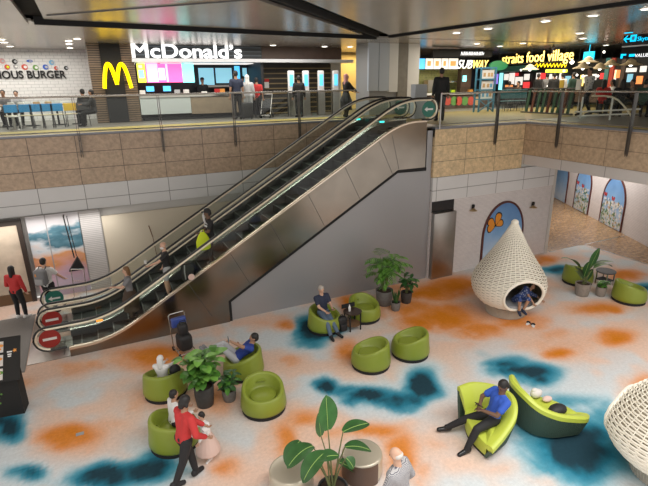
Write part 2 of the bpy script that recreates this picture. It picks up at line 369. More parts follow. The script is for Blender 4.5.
# ceiling in four fields parted by dark slots
P_, Q_, T0, R0 = (10.15, 16.2), (-.81, 14.7), (-2.05, 4.05), (11.55, 4.05)
ZC = 7.9
a = MB(); a.prism([(-.75, 4.05), (-2.25+.0, 4.05), (-.75, 4.05)][:1]+[(-2.3, 4.05), (P_[0]-.45, P_[1]-.25), (-.62, 14.6), (-.62, 4.05)], 'z', ZC, ZC+.06) if 0 else a.prism([(-.5, 6.15), (9.1, 15.75), (-.5, 14.4)], 'z', ZC, ZC+.06); struct(a, 'ceiling', 'ceiling_sheets')
a = MB(); a.prism([(-1.45, 4.05), (11.25, 4.05), (10.0, 15.5)], 'z', ZC, ZC+.06); struct(a, 'ceiling_middle', 'ceiling_sheets')
a = MB(); a.prism([(11.85, 4.05), (32, 4.05), (32, 16.3), (10.45, 16.3)], 'z', ZC, ZC+.06); struct(a, 'ceiling_right', 'ceiling_planks_y')
a = MB(); a.prism([(-.8, 15.05), (9.9, 16.5), (32, 16.7), (32, 30), (-.8, 30)], 'z', ZC, ZC+.06); struct(a, 'ceiling_back', 'ceiling_planks_x')
a = MB(); a.box(-9, -.85, 4.05, 14.6, ZC-.12, ZC-.02); a.box(-9, -.8, 14.85, 30, ZC, ZC+.06); struct(a, 'ceiling_left', 'ceiling_sheets')
a = MB(); a.box(-9, 32, 4.05, 30, ZC+.14, ZC+.2); struct(a, 'ceiling_void', 'black')
a = MB(); a.tube([(-.4, 13.6, ZC-.004), (3.4, 9.9, ZC-.004)], .02, 6); struct(a, 'trim_4', 'dark_grey')

def bar(name, p, q, w_=.16, h_=.17):
    d = V((q[0]-p[0], q[1]-p[1], 0)).normalized(); n = V((-d.y, d.x, 0))*w_/2; p, q = V((*p, 0)), V((*q, 0)); a = MB()
    a.add([r+s*n+V((0, 0, z)) for z in (ZC-h_, ZC+.1) for s in (-1, 1) for r in (p, q)], [(0, 2, 3, 1), (4, 5, 7, 6), (0, 1, 5, 4), (2, 6, 7, 3), (0, 4, 6, 2), (1, 3, 7, 5)]); struct(a, name, 'black')
bar('trim_6', (-.74, 14.75), (9.9, 16.22), .12, .09); bar('trim_7', (-1.7, 4.3), (9.75, 15.85), .1, .05); bar('trim_8', (11.55, 4.1), (10.3, 15.9), .15, .05)
# side and back walls of the upper level
a = MB(); a.box(-9.2, -9, 16.7, 30, 0, 8); struct(a, 'wall_far_left', 'plaster')
a = MB(); a.box(-9, .8, 25, 25.2, ZU, ZC); struct(a, 'wall_restaurant', 'brick_white')
mat('yellow_wall', (.80, .58, .22), .6); mat('black_wall', (.02, .02, .022), .5)
a = MB(); a.box(8.5, 32, 26, 26.2, ZU, ZC); struct(a, 'wall_back', 'black_wall')
# under the escalator
a = MB(); a.prism([(2.9, 0), (9.66, 0), (9.66, 4.9), (9.46, 4.9), (9.46, 3.74), (8.35, 3.74), (2.9, .60)], 'y', 12.36, 12.45); struct(a, 'wall_escalator', 'grey_wall')
# ================================================================ ESCALATORS
def sm(a, b, k, mx=True):
    d = a-b if mx else b-a
    h_ = max(0, min(1, .5+.5*d/k)); lo, hi = (b, a)
    return (b*(1-h_)+a*h_)+(k*h_*(1-h_) if mx else -k*h_*(1-h_))
def cz(X): return sm(.22, sm(1.88+(X-2.69)*.57735, 5.2, .35, False), .35, True)
XS = [-1.55+11.0*i/110 for i in range(111)]
mat('rail_cream', (.88, .80, .64), .3, .3); mat('cladding', (.27, .235, .20), .2, 1, noise_s=1.5, noise_a=.15)  # pale cream metal of the rail guides, brushed brown metal of the cladding
mat('cladding_edge', (.85, .72, .60), .25, .7); mat('step', (.06, .06, .062), .4, .5); mat('step_edge', (.25, .25, .25), .35, .6)
mat('sign_red', (.33, .025, .02), .4); mat('sign_green', (.02, .16, .12), .4); mat('cyan_lamp', (.1, .8, .8), .4, emit=(.05, .8, .75), es=1.5)
mat('orange_lamp', (.9, .35, .05), .4, emit=(1, .3, .03), es=1.2)
def escalator(y0, near, label, sign):
    t = thing('escalator', label, 'escalator', (0, 0, 0), 0, 'escalators between the two floors')
    y1 = y0+1.23
    # side cladding
    def side(y, th, name, lab=None):
        top = [(X, cz(X)) for X in XS if X >= -1.2 and X <= 9.43]
        poly = [(-1.2, .001), (2.87, .001), (2.87, .64), (8.35, 3.80), (9.43, 3.78)]+top[::-1]
        a = MB()
        # strips between the top line and the lower outline
        def low(X): return .001 if X < 2.87 else min(3.80, .64+(X-2.87)*.57735)
        xs = sorted([p[0] for p in top]+[2.8699, 2.8701, 8.35]); n = len(xs)
        fr = [(X, y, low(X)) for X in xs]+[(X, y, cz(X)) for X in xs]; bk = [(X, y+th, z) for X, _, z in fr]
        fs = []
        for i in range(n-1):
            fs += [(i, i+1, n+i+1, n+i), (2*n+i+1, 2*n+i, 3*n+i, 3*n+i+1), (i+1, i, 2*n+i, 2*n+i+1), (n+i, n+i+1, 3*n+i+1, 3*n+i)]
        fs += [(0, n, 3*n, 2*n), (n-1, 3*n-1, 4*n-1, 2*n-1)]
        a.add(fr+bk, fs); return a.build(name, 'cladding', t)
    if near:
        side(y0, .05, 'side_cladding')
        for s in (.6, 1.9, 3.2, 4.5, 5.8, 7.05):         # seams square to the slope
            a = MB(); X = 1.3+s*.9; z1 = cz(X)-.02; L = (.95 if X+.75*.577 < 8.3 else .8)
            z0 = z1-L*1.15; a.tube([(X, y0-.002, z1), (X+(z1-z0)*.5, y0-.002, max(z0, .02))], .006, 4); a.build('seam', 'dark_grey', t)
        a = MB(); a.tube([(7.75+.35, y0-.002, 4.87), (8.38, y0-.002, 3.83)], .006, 4)
        a.build('seam', 'dark_grey', t)
        a = MB(); a.prism([(2.87, 0.0), (2.95, 0.0), (2.95, .58), (8.37, 3.70), (9.43, 3.68), (9.43, 3.78), (8.35, 3.80), (2.87, .64)], 'y', y0+.03, y0+.08); a.build('black_channel', 'black', t)  # black channel along the lower edge of the cladding
    # steps
    for i in range(-3, 26):
        X = -.13+.4*i+.02; z = max(0.0, min(5.0, cz(X+.2)-.22)); zb = max(0.0, min(5.0, cz(X-.2)-.22))
        if X > 9.3: break
        a = MB(); a.box(X-.0, X+.4, y0+.14, y0+1.09, z-.03+.012, z+.012, 0)
        if z-zb > .02: a.box(X, X+.03, y0+.14, y0+1.09, zb+.01, z-.018, 0)
        a.box(X-.004, X+.022, y0+.14, y0+1.09, z+.012, z+.016, 1)
        a.build('step', ['step', 'step_edge'], t)
    for yy, sgn in ((y0+.05, 1), (y1-.05, -1)):
        # skirt inside and deck strips
        xs = [X for X in XS if -1.2 <= X <= 9.43]; a = MB()
        a.loft([[(X, yy+.085*sgn, cz(X)-.45 if cz(X) > .5 else .0), (X, yy+.085*sgn, cz(X)-.0), (X, yy+.075*sgn, cz(X)), (X, yy+.075*sgn, cz(X)-.45 if cz(X) > .5 else .0)] for X in xs]); a.build('skirt', 'dark_grey', t)
        a = MB(); a.loft([[(X, yy-.055*sgn, cz(X)-.03), (X, yy-.055*sgn, cz(X)+.015), (X, yy-.02*sgn, cz(X)+.03), (X, yy+.09*sgn, cz(X)+.012), (X, yy+.09*sgn, cz(X)-.03)] for X in xs]); a.build('deck', 'cladding_edge' if (near and sgn == 1) else 'steel_light', t, smooth=True)
        # glass
        g = MB(); gx = [X for X in XS if X <= 9.45]
        ring = lambda X, b, h_: [(X, yy-.006, b), (X, yy-.006, h_), (X, yy+.006, h_), (X, yy+.006, b)]
        rr = []
        for k in range(6):
            q = pi/2*k/6; rr.append(ring(-1.55-.29*cos(q), .57-.29*sin(q), .57+.29*sin(q)))
        rr += [ring(X, (.24 if X < -1.2 else cz(X)+.01), cz(X)+.64) for X in gx]
        for k in range(5, -1, -1):
            q = pi/2*k/6; rr.append(ring(9.45+.29*cos(q), 5.55-.29*sin(q), 5.55+.29*sin(q)))
        g.loft(rr); g.build('balustrade_glass', 'glass', t)
        # handrail and the bright guide under it
        path = [(-1.2, yy, .26)]+[(-1.55+.31*cos(rad(a_)), yy, .57+.31*sin(rad(a_))) for a_ in range(270, 80, -15)]+[(X, yy, cz(X)+.66) for X in gx[1:]]+[(9.45+.31*cos(rad(a_)), yy, 5.55+.31*sin(rad(a_))) for a_ in range(90, -100, -15)]+[(9.2, yy, 5.24)]
        a = MB(); a.tube(path, .036, 8, flat=(1.15, .8)); a.build('handrail', 'rubber', t, smooth=True)
        cen = lambda p: p
        path2 = [(p[0] if -1.55 < p[0] < 9.45 else (-1.55+(p[0]+1.55)*.87 if p[0] <= -1.55 else 9.45+(p[0]-9.45)*.87), p[1]-.008, p[2]-.055 if -1.56 < p[0] < 9.46 and p[2] > cz(max(-1.55, min(9.45, p[0])))+.3 else (p[2]+.03 if p[2] < .4 or 5.1 < p[2] < 5.3 else p[2])) for p in path]
        a = MB(); a.tube(path2[1:-1], .028, 6); a.build('handrail_guide', 'rail_cream', t, smooth=True)
    # landings
    a = MB(); a.box(-2.1, -1.12, y0+.02, y1-.02, .002, .016); a.build('landing_plate', 'steel', t)
    a = MB(); a.box(9.3, 10.2, y0+.14, y1-.14, 5.0, 5.014); a.build('landing_plate', 'steel', t)
    # round signs in the newels
    for yy, kind, X, z in sign:
        a = MB(); n = 28
        a.loft([[(X+.235*cos(2*pi*k/n), yy-.012, z+.235*sin(2*pi*k/n)) for k in range(n)], [(X+.235*cos(2*pi*k/n), yy+.012, z+.235*sin(2*pi*k/n)) for k in range(n)]])
        d = a.build('newel_sign', 'sign_red' if kind == 'no' else 'sign_green', t)
        d['label'] = 'red round no-entry sign' if kind == 'no' else 'dark green round arrow sign'
        a = MB()
        if kind == 'no': a.box(X-.15, X+.15, yy-.018, yy-.013, z-.033, z+.033)
        else: a.prism([(X-.16, z), (X-.06, z+.07), (X-.06, z+.025), (X+.15, z+.025), (X+.15, z-.025), (X-.06, z-.025), (X-.06, z-.07)], 'y', yy-.018, yy-.013)
        a.build('sign_bar' if kind == 'no' else 'sign_arrow', 'white', d)
    for X, z, m in ((-.45, .30, 'cyan_lamp'), (8.35, 5.13, 'cyan_lamp')) if not near else ((-.5, .30, 'orange_lamp'), (8.35, 5.13, 'cyan_lamp')):
        a = MB(); a.box(X, X+.16, y1-.16, y1-.13, z, z+.05); a.build('indicator_lamp', m, t)
    return t
e1 = escalator(12.27, True, 'nearer escalator with brushed metal side panels, carrying the descending riders', [(12.32, 'no', -1.52, .57), (13.45, 'no', -1.52, .57), (12.32, 'go', 9.42, 5.54)])
e2 = escalator(13.78, False, 'farther escalator behind the one with riders, green arrow sign at its foot', [(14.96, 'go', -1.52, .57), (13.83, 'go', 9.42, 5.54)])
a = MB(); xs = [X for X in XS if -1.2 <= X <= 9.43]
a.loft([[(X, 13.50, cz(X)-.02), (X, 13.50, cz(X)+.02), (X, 13.78, cz(X)+.02), (X, 13.78, cz(X)-.02)] for X in xs]); a.build('centre_deck', 'steel_light', e2, smooth=True)
for i, x0 in enumerate((-.75, -.42, -.08)):      # anti-slide knobs
    pass
# ribbed entrance mat
a = MB()
a.box(-3.7, -2.12, 12.0, 15.4, .001, .012)
for k in range(26): a.box(-3.68+.06*k, -3.65+.06*k, 12.02, 15.38, .012, .019)
mat('mat_grey', (.27, .26, .25), .6, .3)
tag(a.build('entrance_mat', 'mat_grey'), 'grey ribbed floor mat at the foot of the escalators', 'floor mat')

# ================================================================ RAILINGS
def blade_post(parent, T, z0, z1):
    """flat tapered steel blade bolted to the slab edge"""
    a = MB()
    prof = [(-.012, z0+.12), (-.012, z1), (.05, z1), (.075, z0+.6), (.06, z0+.1), (.02, z0)]
    for s in (-.035, .02):
        n = len(prof)
        vs = [T @ V((s, -p[0]-.005, p[1])) for p in prof]+[T @ V((s+.014, -p[0]-.005, p[1])) for p in prof]
        a.add(vs, [tuple(range(n)), tuple(range(2*n-1, n-1, -1))]+[(k, k+n, (k+1) % n+n, (k+1) % n) for k in range(n)])
    for zz in (z0+.2, z0+.5): a.ball((0, 0, 0), .018, T=T @ Matrix.Translation((-.008, -.05, zz)), n=6, k=4)
    a.build('post', 'steel_dark', parent)
def railing(label, pts, posts, zr, base=.0, lowz=4.32, group='glass railings along the upper floor edges'):
    t = thing('glass_railing', label, 'railing', (0, 0, 0), 0, group)
    a = MB(); a.tube([(x, y, zr) for x, y in pts], .03, 10); a.build('handrail', 'steel_light', t, smooth=True)
    a = MB(); a.tube([(x, y, 5.08) for x, y in pts], .012, 6); a.build('lower_rail', 'steel', t)
    for (xa, ya), (xb, yb) in zip(posts[:-1], posts[1:]):
        d = V((xb-xa, yb-ya, 0)); L = d.length; d.normalize(); n = V((-d.y, d.x, 0))
        A = V((xa, ya, 0))+d*.05; B = V((xb, yb, 0))-d*.05
        vs = []
        for z in (5.06, zr-.09):
            for p in (A, B):
                for s in (-.006, .006): vs.append(p+n*s+V((0, 0, z)))
        g = MB(); g.add(vs, [(0, 2, 3, 1), (4, 5, 7, 6), (0, 1, 5, 4), (2, 6, 7, 3), (0, 4, 6, 2), (1, 3, 7, 5)]); g.build('glass_panel', 'glass', t)
    return t
t = railing('long glass railing with steel handrail on the left bridge', [(-8.9, 16.64), (9.3, 16.64)], [(-5.0+2.4*i, 16.64) for i in range(7)], 6.08)
for i in range(6): blade_post(t, Matrix.Translation((-5.0+2.4*(i), 16.66, 0)), 4.3, 6.06)
t = railing('short glass railing on the stone corner beside the escalator top', [(9.78, 12.2), (13.36, 12.2)], [(9.78, 12.2), (12.07, 12.2), (13.34, 12.2)], 5.98)
blade_post(t, Matrix.Translation((12.07, 12.22, 0)), 4.3, 5.96)
a = MB(); a.tube([(9.78, 12.2, 4.94), (9.78, 12.2, 5.98)], .025, 10); a.build('post', 'steel', t, smooth=True)
t = railing('glass railing on the right-hand gallery in front of the food hall', [(13.40, 12.1), (13.40, 3)], [(13.40, 12.05), (13.40, 10.9), (13.40, 8.6), (13.40, 6.3), (13.40, 4.0)], 5.98)
for yy in (10.9, 8.6, 6.3): blade_post(t, Matrix.Translation((13.42, yy, 0)) @ Matrix.Rotation(-pi/2, 4, 'Z'), 4.25, 5.96)
# ================================================================ LOWER FLOOR FURNITURE
mat('green_vinyl', (.235, .29, .035), .38, noise_s=3, noise_a=.04); mat('lime_vinyl', (.50, .58, .07), .4)
mat('dark_green', (.05, .085, .06), .6); mat('champagne', (.52, .47, .37), .28, .35); mat('brown_side', (.11, .065, .045), .4)
mat('concrete_pot', (.17, .165, .16), .75, noise_s=14, noise_a=.25); mat('black_pot', (.05, .05, .05), .6, noise_s=14, noise_a=.25); mat('taupe_pot', (.27, .24, .21), .75, noise_s=12, noise_a=.2); mat('soil', (.05, .03, .02), .95)
mat('leaf', (.07, .20, .03), .35, noise_s=6, noise_a=.35); mat('leaf_light', (.16, .36, .06), .35, noise_s=6, noise_a=.3); mat('leaf_dark', (.03, .10, .025), .38, noise_s=6, noise_a=.3)
mat('leaf_mid', (.04, .14, .035), .35, noise_s=6, noise_a=.3); mat('stem', (.12, .14, .05), .6); mat('leaf_vein', (.30, .45, .12), .4)
def lerp(a, b, t): return a+(b-a)*t
def tub_chair(label, x, y, face):
    t = thing('tub_chair', label, 'armchair', (x, y, 0), rad(face-90), 'green tub chairs on the carpet')
    n = 48
    def H(q): u = (1-sin(q))/2; return .42+.20*(u*u*(3-2*u))
    a = MB(); rings = []
    cols = []
    for k in range(n):
        q = 2*pi*k/n; h_ = H(q)
        cols.append([(.45, .085), (.468, .12), (.462, .22), (.448, .32), (.430, h_-.06), (.418, h_-.02), (.398, h_), (.372, h_+.002), (.350, h_-.02), (.338, h_-.05), (.31, .36), (.285, .325), (.26, .31)])
    for j in range(13): rings.append([V((cols[k][j][0]*cos(2*pi*k/n), cols[k][j][0]*sin(2*pi*k/n), cols[k][j][1])) for k in range(n)])
    a.loft(rings); a.build('shell', 'green_vinyl', t, smooth='all')
    a = MB(); a.lathe([(.235, .312), (.262, .325), (.257, .345), (.20, .365), (.1, .372), (.01, .374)], 32, (0, .02, 0)); a.build('seat_cushion', 'green_vinyl', t, smooth=True)
    a = MB(); a.lathe([(.435, 0), (.445, .01), (.445, .08), (.40, .085)], 32); a.build('base', 'black', t)
    a = MB(); a.tube([(.09*cos(rad(d)), -.285+.02*sin(rad(d)), .44+.05*sin(rad(d))) for d in range(0, 181, 20)], .012, 6); a.build('pull_loop', 'green_vinyl', t, smooth=True)
    return t
TUBS = [('green tub chair with the white-hooded person in it', 168, 404.5, .70, 75), ('green tub chair holding the person in blue looking at a phone', 245, 384, .9, 160), ('empty green tub chair in front of the small potted plant', 265, 422.5, .9, -100),
        ('green tub chair beside the woman in the red jacket', 178, 459, .8, 12), ('green tub chair with the man in the navy shirt, against the wall', 325, 337, .7, -52), ('empty green tub chair behind the small dark side table', 364, 325.5, .7, -70),
        ('empty green tub chair in mid floor, left one of the close pair', 370.5, 376, .9, 145), ('empty green tub chair in mid floor, right one of the close pair', 409.5, 364, .9, 145),
        ('green tub chair half hidden behind the right-hand potted plants', 576, 287, .7, 15), ('green tub chair at the right edge beyond the potted plants', 627, 306, .7, -25)]
TC = []
for lb, x, y, d, f in TUBS:
    p = pz(x, y); v = V((p.x, p.y, 0)).normalized(); c = p+v*.46
    TC.append((c.x, c.y)); tub_chair(lb, c.x, c.y, f)

def sofa(label, pts, front, grp='lime lounge sofas back to back'):
    cx = sum(p[0] for p in pts)/len(pts); cy = sum(p[1] for p in pts)/len(pts)
    t = thing('lounge_sofa', label, 'sofa', (cx, cy, 0), 0, grp)
    P = [V((p[0]-cx, p[1]-cy, p[2])) for p in pts]; out = []
    for i in range(len(P)-1):
        p0, p1, p2, p3 = P[max(0, i-1)], P[i], P[i+1], P[min(len(P)-1, i+2)]
        for k in range(8):
            u = k/8; out.append(.5*((2*p1)+(p2-p0)*u+(2*p0-5*p1+4*p2-p3)*u*u+(3*p1-p0-3*p2+p3)*u**3))
    out.append(P[-1]); n = len(out)
    F = V((front[0]-cx, front[1]-cy, 0))
    seat = []; lime = []; dark = []
    for i, p in enumerate(out):
        tg = (out[min(n-1, i+1)]-out[max(0, i-1)]); tg.z = 0; tg.normalize()
        inn = V((-tg.y, tg.x, 0)); c0 = (F-V((p.x, p.y, 0)))
        if inn.dot(c0) < 0: inn = -inn
        b = V((p.x, p.y, 0)); h_ = p.z
        W = .30 if h_ > .6 else max(.14, .30-(.6-h_)*.6)
        dark.append([b+inn*.10+V((0, 0, .05)), b+inn*.03+V((0, 0, h_*.55)), b+inn*.0+V((0, 0, max(.12, h_-.10))), b+inn*.07+V((0, 0, max(.12, h_-.10))), b+inn*.16+V((0, 0, .06))])
        sz = min(.40, h_-.02)
        lime.append([b-inn*.012+V((0, 0, max(.12, h_-.11))), b-inn*.012+V((0, 0, h_-.03)), b+inn*.03+V((0, 0, h_)), b+inn*.075+V((0, 0, h_-.005)), b+inn*(W*.7)+V((0, 0, lerp(h_, sz, .45))), b+inn*(W)+V((0, 0, sz)), b+inn*(W)+V((0, 0, sz-.06)), b+inn*.06+V((0, 0, max(.11, h_-.13)))])
        seat.append(b+inn*(W-.02)+V((0, 0, sz)))
    a = MB(); a.loft(lime); a.build('backrest', 'lime_vinyl', t, smooth=True)
    a = MB(); a.loft(dark); a.build('outer_shell', 'dark_green', t, smooth=True)
    a = MB()                                  # ribs of the outer cover
    for i in range(2, n-2, 1):
        q = dark[i]; a.tube([q[0].lerp(q[0], 1)+V((0, 0, .01)), q[1], q[2]], .008, 5)
    a.build('ribbed_cover', 'dark_green', t, smooth=True)
    # seat: outline of inner points closed along the front edge
    e0, e1 = seat[0], seat[-1]; fr = []
    for k in range(1, 10):
        u = k/10; q = e1.lerp(e0, u); bow = (F-V(((e0.x+e1.x)/2, (e0.y+e1.y)/2, 0))); q = q+bow*(4*u*(1-u))*.9; fr.append(q)
    ring = [V((q.x, q.y, q.z)) for q in seat+fr]; c = sum(ring, V())/len(ring)
    a = MB(); R_ = [ [V((c.x+(q.x-c.x)*s, c.y+(q.y-c.y)*s, q.z*zf+z0)) for q in ring] for s, zf, z0 in ((.93, 0, .06), (.99, .55, 0), (1.0, .9, 0), (.985, 1.0, -.004), (.93, 1.0, .012), (.6, 1, .02), (.2, 1, .02)) ]
    a.loft(R_); a.build('seat', 'lime_vinyl', t, smooth=True)
    a = MB(); a.loft([[V((c.x+(q.x-c.x)*s, c.y+(q.y-c.y)*s, z)) for q in ring] for s, z in ((.9, .0), (.9, .055))]); a.build('base', 'black', t)
    return t
sofa('lime lounge sofa with the seated man in the blue polo shirt', [(5.72, 6.16, .76), (6.04, 6.10, .80), (6.34, 5.78, .82), (6.40, 5.42, .80), (6.18, 5.12, .68), (5.83, 4.99, .50), (5.47, 4.93, .34)], (5.50, 5.56))
sofa('lime lounge sofa seen from its dark ribbed back, a black bag on it', [(6.74, 5.86, .88), (6.58, 5.66, .90), (6.52, 5.31, .86), (6.60, 5.01, .74), (6.84, 4.80, .63), (7.14, 4.69, .55), (7.42, 4.63, .49), (7.60, 4.72, .44)], (7.36, 5.48))

# champagne poufs
def pouf(label, c, r, h_, cut, brown):
    t = thing('round_pouf', label, 'pouf', (*c, 0), 0, 'champagne poufs by the tall plant')
    a = MB(); a.lathe([(r*.97, .03), (r, .10), (r*1.0, h_-.07), (r*.985, h_-.03), (r*.94, h_-.004), (r*.86, h_+.004), (r*.5, h_+.012), (.01, h_+.014)], 48); a.build('cover', 'champagne', t, smooth='all')
    a = MB(); a.lathe([(r*.9, 0), (r*.9, .03)], 32); a.build('base', 'black', t)
    if brown:                                # dark panel facing the plant
        a = MB(); ang = [rad(brown+k*5) for k in range(-13, 14)]
        a.loft([[V((rr*cos(q), rr*sin(q), z)) for rr, z in ((r*1.005, .02), (r*1.012, h_-.10), (r*1.0, h_-.02), (r*.995, .02))] for q in ang]); a.build('side_panel', 'brown_side', t)
    return t
pL = pz(291, 468, .44); pR = pz(362, 452, .44)
pouf('champagne leather pouf left of the tall broad-leaved plant', (pL.x, pL.y), .36, .44, 0, None)
pouf('champagne leather pouf with dark brown side, right of the tall plant', (pR.x, pR.y), .345, .44, 0, -135)

# wicker cocoon nests
mat('wicker', (.84, .79, .68), .55); mat('wicker_base', (.42, .39, .33), .7); mat('inner_shell_dark', (.30, .26, .19), .8); mat('cushion_grey', (.30, .30, .31), .9)
def nest(label, c, Hh, R, op_dir, op_c, op_r, rows=56, brad=.016, occupied=True):
    t = thing('wicker_nest', label, 'hanging chair', (*c, 0), 0, 'white wicker nests on the carpet')
    def rad_at(z):
        u = max(0, (z-.30)/(Hh-.30))
        pts = [(0, .50), (.05, .77), (.12, .91), (.20, .985), (.28, 1.0), (.36, .95), (.46, .81), (.56, .645), (.66, .49), (.76, .35), (.86, .225), (.94, .13), (.985, .075), (1.0, .03)]
        for (u0, r0), (u1, r1) in zip(pts[:-1], pts[1:]):
            if u <= u1: return R*lerp(r0, r1, max(0, (u-u0)/(u1-u0)))
        return R*.03
    D = V((cos(rad(op_dir)), sin(rad(op_dir)), 0)); Sd = V((-D.y, D.x, 0))
    def inside(p):                           # is p within the round doorway
        if p.dot(D) <= 0: return False
        return (p.dot(Sd)/op_r[0])**2+((p.z-op_c)/op_r[1])**2 < 1
    n = 120
    a = MB()
    for j in range(rows):
        z = .31+(Hh-.36)*(j+.5)/rows; r = rad_at(z); run = []; runs = []
        for k in range(n+1):
            q = 2*pi*k/n; off = .010*(1 if (k//3+j) % 2 else -1) * (1 if k % 3 == 1 else .6)
            p = V(((r+off)*cos(q), (r+off)*sin(q), z))
            if inside(p*1.0):
                if len(run) > 2: runs.append(run)
                run = []
            else: run.append(p)
        if len(run) > 2: runs.append(run)
        for rn in runs: a.tube(rn, brad*(.6+.4*min(1, r/R*1.5)), 5, flat=(.6, 1.15))
    a.build('woven_strands', 'wicker', t, smooth=True)
    a = MB()
    for k in range(0, 40):
        q = 2*pi*k/40; run = []
        for j in range(41):
            z = .31+(Hh-.33)*j/40; r = rad_at(z)-.003; p = V((r*cos(q), r*sin(q), z))
            if inside(p):
                if len(run) > 1: a.tube(run, .009, 5)
                run = []
            else: run.append(p)
        if len(run) > 1: a.tube(run, .009, 5)
    a.build('ribs', 'wicker', t, smooth=True)
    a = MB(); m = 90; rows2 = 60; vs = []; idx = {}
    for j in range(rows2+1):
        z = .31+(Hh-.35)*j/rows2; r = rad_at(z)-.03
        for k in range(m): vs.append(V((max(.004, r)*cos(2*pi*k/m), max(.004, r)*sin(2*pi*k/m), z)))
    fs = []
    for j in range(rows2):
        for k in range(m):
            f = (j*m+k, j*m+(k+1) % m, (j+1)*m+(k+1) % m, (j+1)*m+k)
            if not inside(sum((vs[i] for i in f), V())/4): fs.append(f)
    a.add(vs, fs); o = a.build('light_block_shell', 'inner_shell_dark', t, smooth=True)  # dark shell added behind the weave to block light
    a = MB(); rim = []
    for k in range(60):
        q = 2*pi*k/60; z = op_c+op_r[1]*sin(q); s = op_r[0]*cos(q); r = rad_at(z); dd = sqrt(max(.0, r*r-s*s)); rim.append(D*dd+Sd*s+V((0, 0, z)))
    a.tube(rim, .04, 8, closed=True); a.build('doorway_rim', 'wicker', t, smooth=True)
    a = MB(); a.lathe([(.52, .0), (.54, .02), (.56, .28), (.52, .31), (.3, .32)], 40)
    for k in range(60):
        q = 2*pi*k/60; a.tube([(.535*cos(q), .535*sin(q), .01), (.568*cos(q), .568*sin(q), .29)], .013, 5)
    a.build('base', 'wicker_base', t, smooth=True)
    a = MB(); a.lathe([(.1, .33), (rad_at(.36)-.08, .36), (rad_at(.42)-.07, .42), (rad_at(.46)-.12, .48), (.2, .49), (.01, .49)], 40); a.build('seat_cushion', 'cushion_grey', t, smooth=True)
    a = MB(); a.ball((0, 0, Hh-.02), (.10, .10, .09), n=20, k=10); a.build('cap', 'wicker', t, smooth=True)
    return t
NC = (10.12, 9.22)
nest('tall white wicker cocoon nest with a person curled up inside', NC, 2.68, 1.0, -107, .82, (.56, .46))
nest('white wicker cocoon nest cut by the lower right picture edge', (7.92, 3.45), 2.3, 1.0, 100, .8, (.5, .42), 50, .018)

# ---------------------------------------------------------------- plants
def leaf_mb(a, base, d, L, W, droop=.4, up=V((0, 0, 1)), m=None, n=6, fold=.15, split=False):
    """one leaf: midrib arc from base along d, falling under its own weight"""
    d = V(d).normalized(); side = d.cross(up)
    if side.length < .05: side = V((1, 0, 0))
    side.normalize(); nrm = side.cross(d).normalized()
    vs = []; p = V(base); dirv = d.copy()
    for i in range(n+1):
        u = i/n; wd = W*.5*(sin(pi*min(1, u*.92+.06))**.75 if u < 1 else .02)
        nn = side.cross(dirv).normalized()
        vs += [p-side*wd+nn*(fold*wd), p.copy(), p+side*wd+nn*(fold*wd)]
        dirv = (dirv-V((0, 0, 1))*droop/n).normalized(); p = p+dirv*(L/n)
    fs = []
    for i in range(n):
        b = i*3; fs += [(b, b+1, b+4, b+3), (b+1, b+2, b+5, b+4)]
    a.add(vs, fs, m)
def pot(parent, r, h_, mname, taper=.8):
    a = MB(); a.lathe([(r*taper, 0), (r*(taper+.04), .01), (r*(.5+taper*.5)+.01, h_*.5), (r, h_-.02), (r, h_), (r*.9, h_), (r*.88, h_-.05)], 32, caps=True); a.build('pot', mname, parent, smooth=True)
    a = MB(); a.lathe([(r*.87, h_-.09), (r*.87, h_-.04), (r*.3, h_-.03)], 24); a.build('soil', 'soil', parent)
def bushy(label, x, y, r, ph, potm, top, spread, nleaf, L, W, mats_, seed, cat='potted plant', stems=5):
    rn = random.Random(seed); p = pz(x, y); v = V((p.x, p.y, 0)).normalized(); c = p+v*r*.8
    t = thing('potted_plant', label, cat, (c.x, c.y, 0), 0, 'potted plants on the carpet')
    pot(t, r, ph, potm)
    a = MB(); f = MB()
    tips = []
    for s in range(stems):
        q = 2*pi*s/stems+rn.random(); rr = spread*(.25+.5*rn.random()); zt = ph+(top-ph)*(.6+.35*rn.random())
        pts = [(.03*cos(q), .03*sin(q), ph-.04), (rr*.3*cos(q), rr*.3*sin(q), lerp(ph, zt, .5)), (rr*cos(q), rr*sin(q), zt)]; a.tube(pts, [.014, .011, .006], 6); tips.append(pts)
    for i in range(nleaf):
        s = tips[i % stems]; u = .25+.75*rn.random(); b = V(s[0]).lerp(V(s[1]), u*2) if u < .5 else V(s[1]).lerp(V(s[2]), u*2-1)
        q = rn.random()*2*pi; el = rn.uniform(-.1, .9)
        d = V((cos(q), sin(q), el)); k = rn.uniform(.75, 1.2)
        f.tube([b, b+d.normalized()*L*.35*k], .004, 4)
        leaf_mb(f, b+d.normalized()*L*.35*k, d, L*k, W*k, rn.uniform(.5, 1.3), m=rn.choice((0, 0, 1)))
    a.build('stem', 'stem', t, smooth=True); f.build('foliage', mats_, t, smooth='all', fix=False)
    return t
bushy('bushy large-leaved plant in a dark grey pot between the left tub chairs', 206, 409, .205, .46, 'black_pot', 1.32, .44, 130, .27, .17, ['leaf', 'leaf_light'], 3, stems=7)
bushy('small leafy plant in a low grey pot beside the dark-potted bush', 230, 403, .15, .26, 'concrete_pot', .58, .26, 60, .17, .09, ['leaf_dark', 'leaf'], 5)
bushy('small leafy plant in a dark pot, right of the palm', 406, 304, .17, .34, 'black_pot', .98, .34, 60, .20, .10, ['leaf_dark', 'leaf'], 8)
bushy('little herb-like plant in a taupe pot beside the right-hand side table', 600, 297, .15, .30, 'taupe_pot', .50, .2, 50, .12, .09, ['leaf', 'leaf_light'], 9)
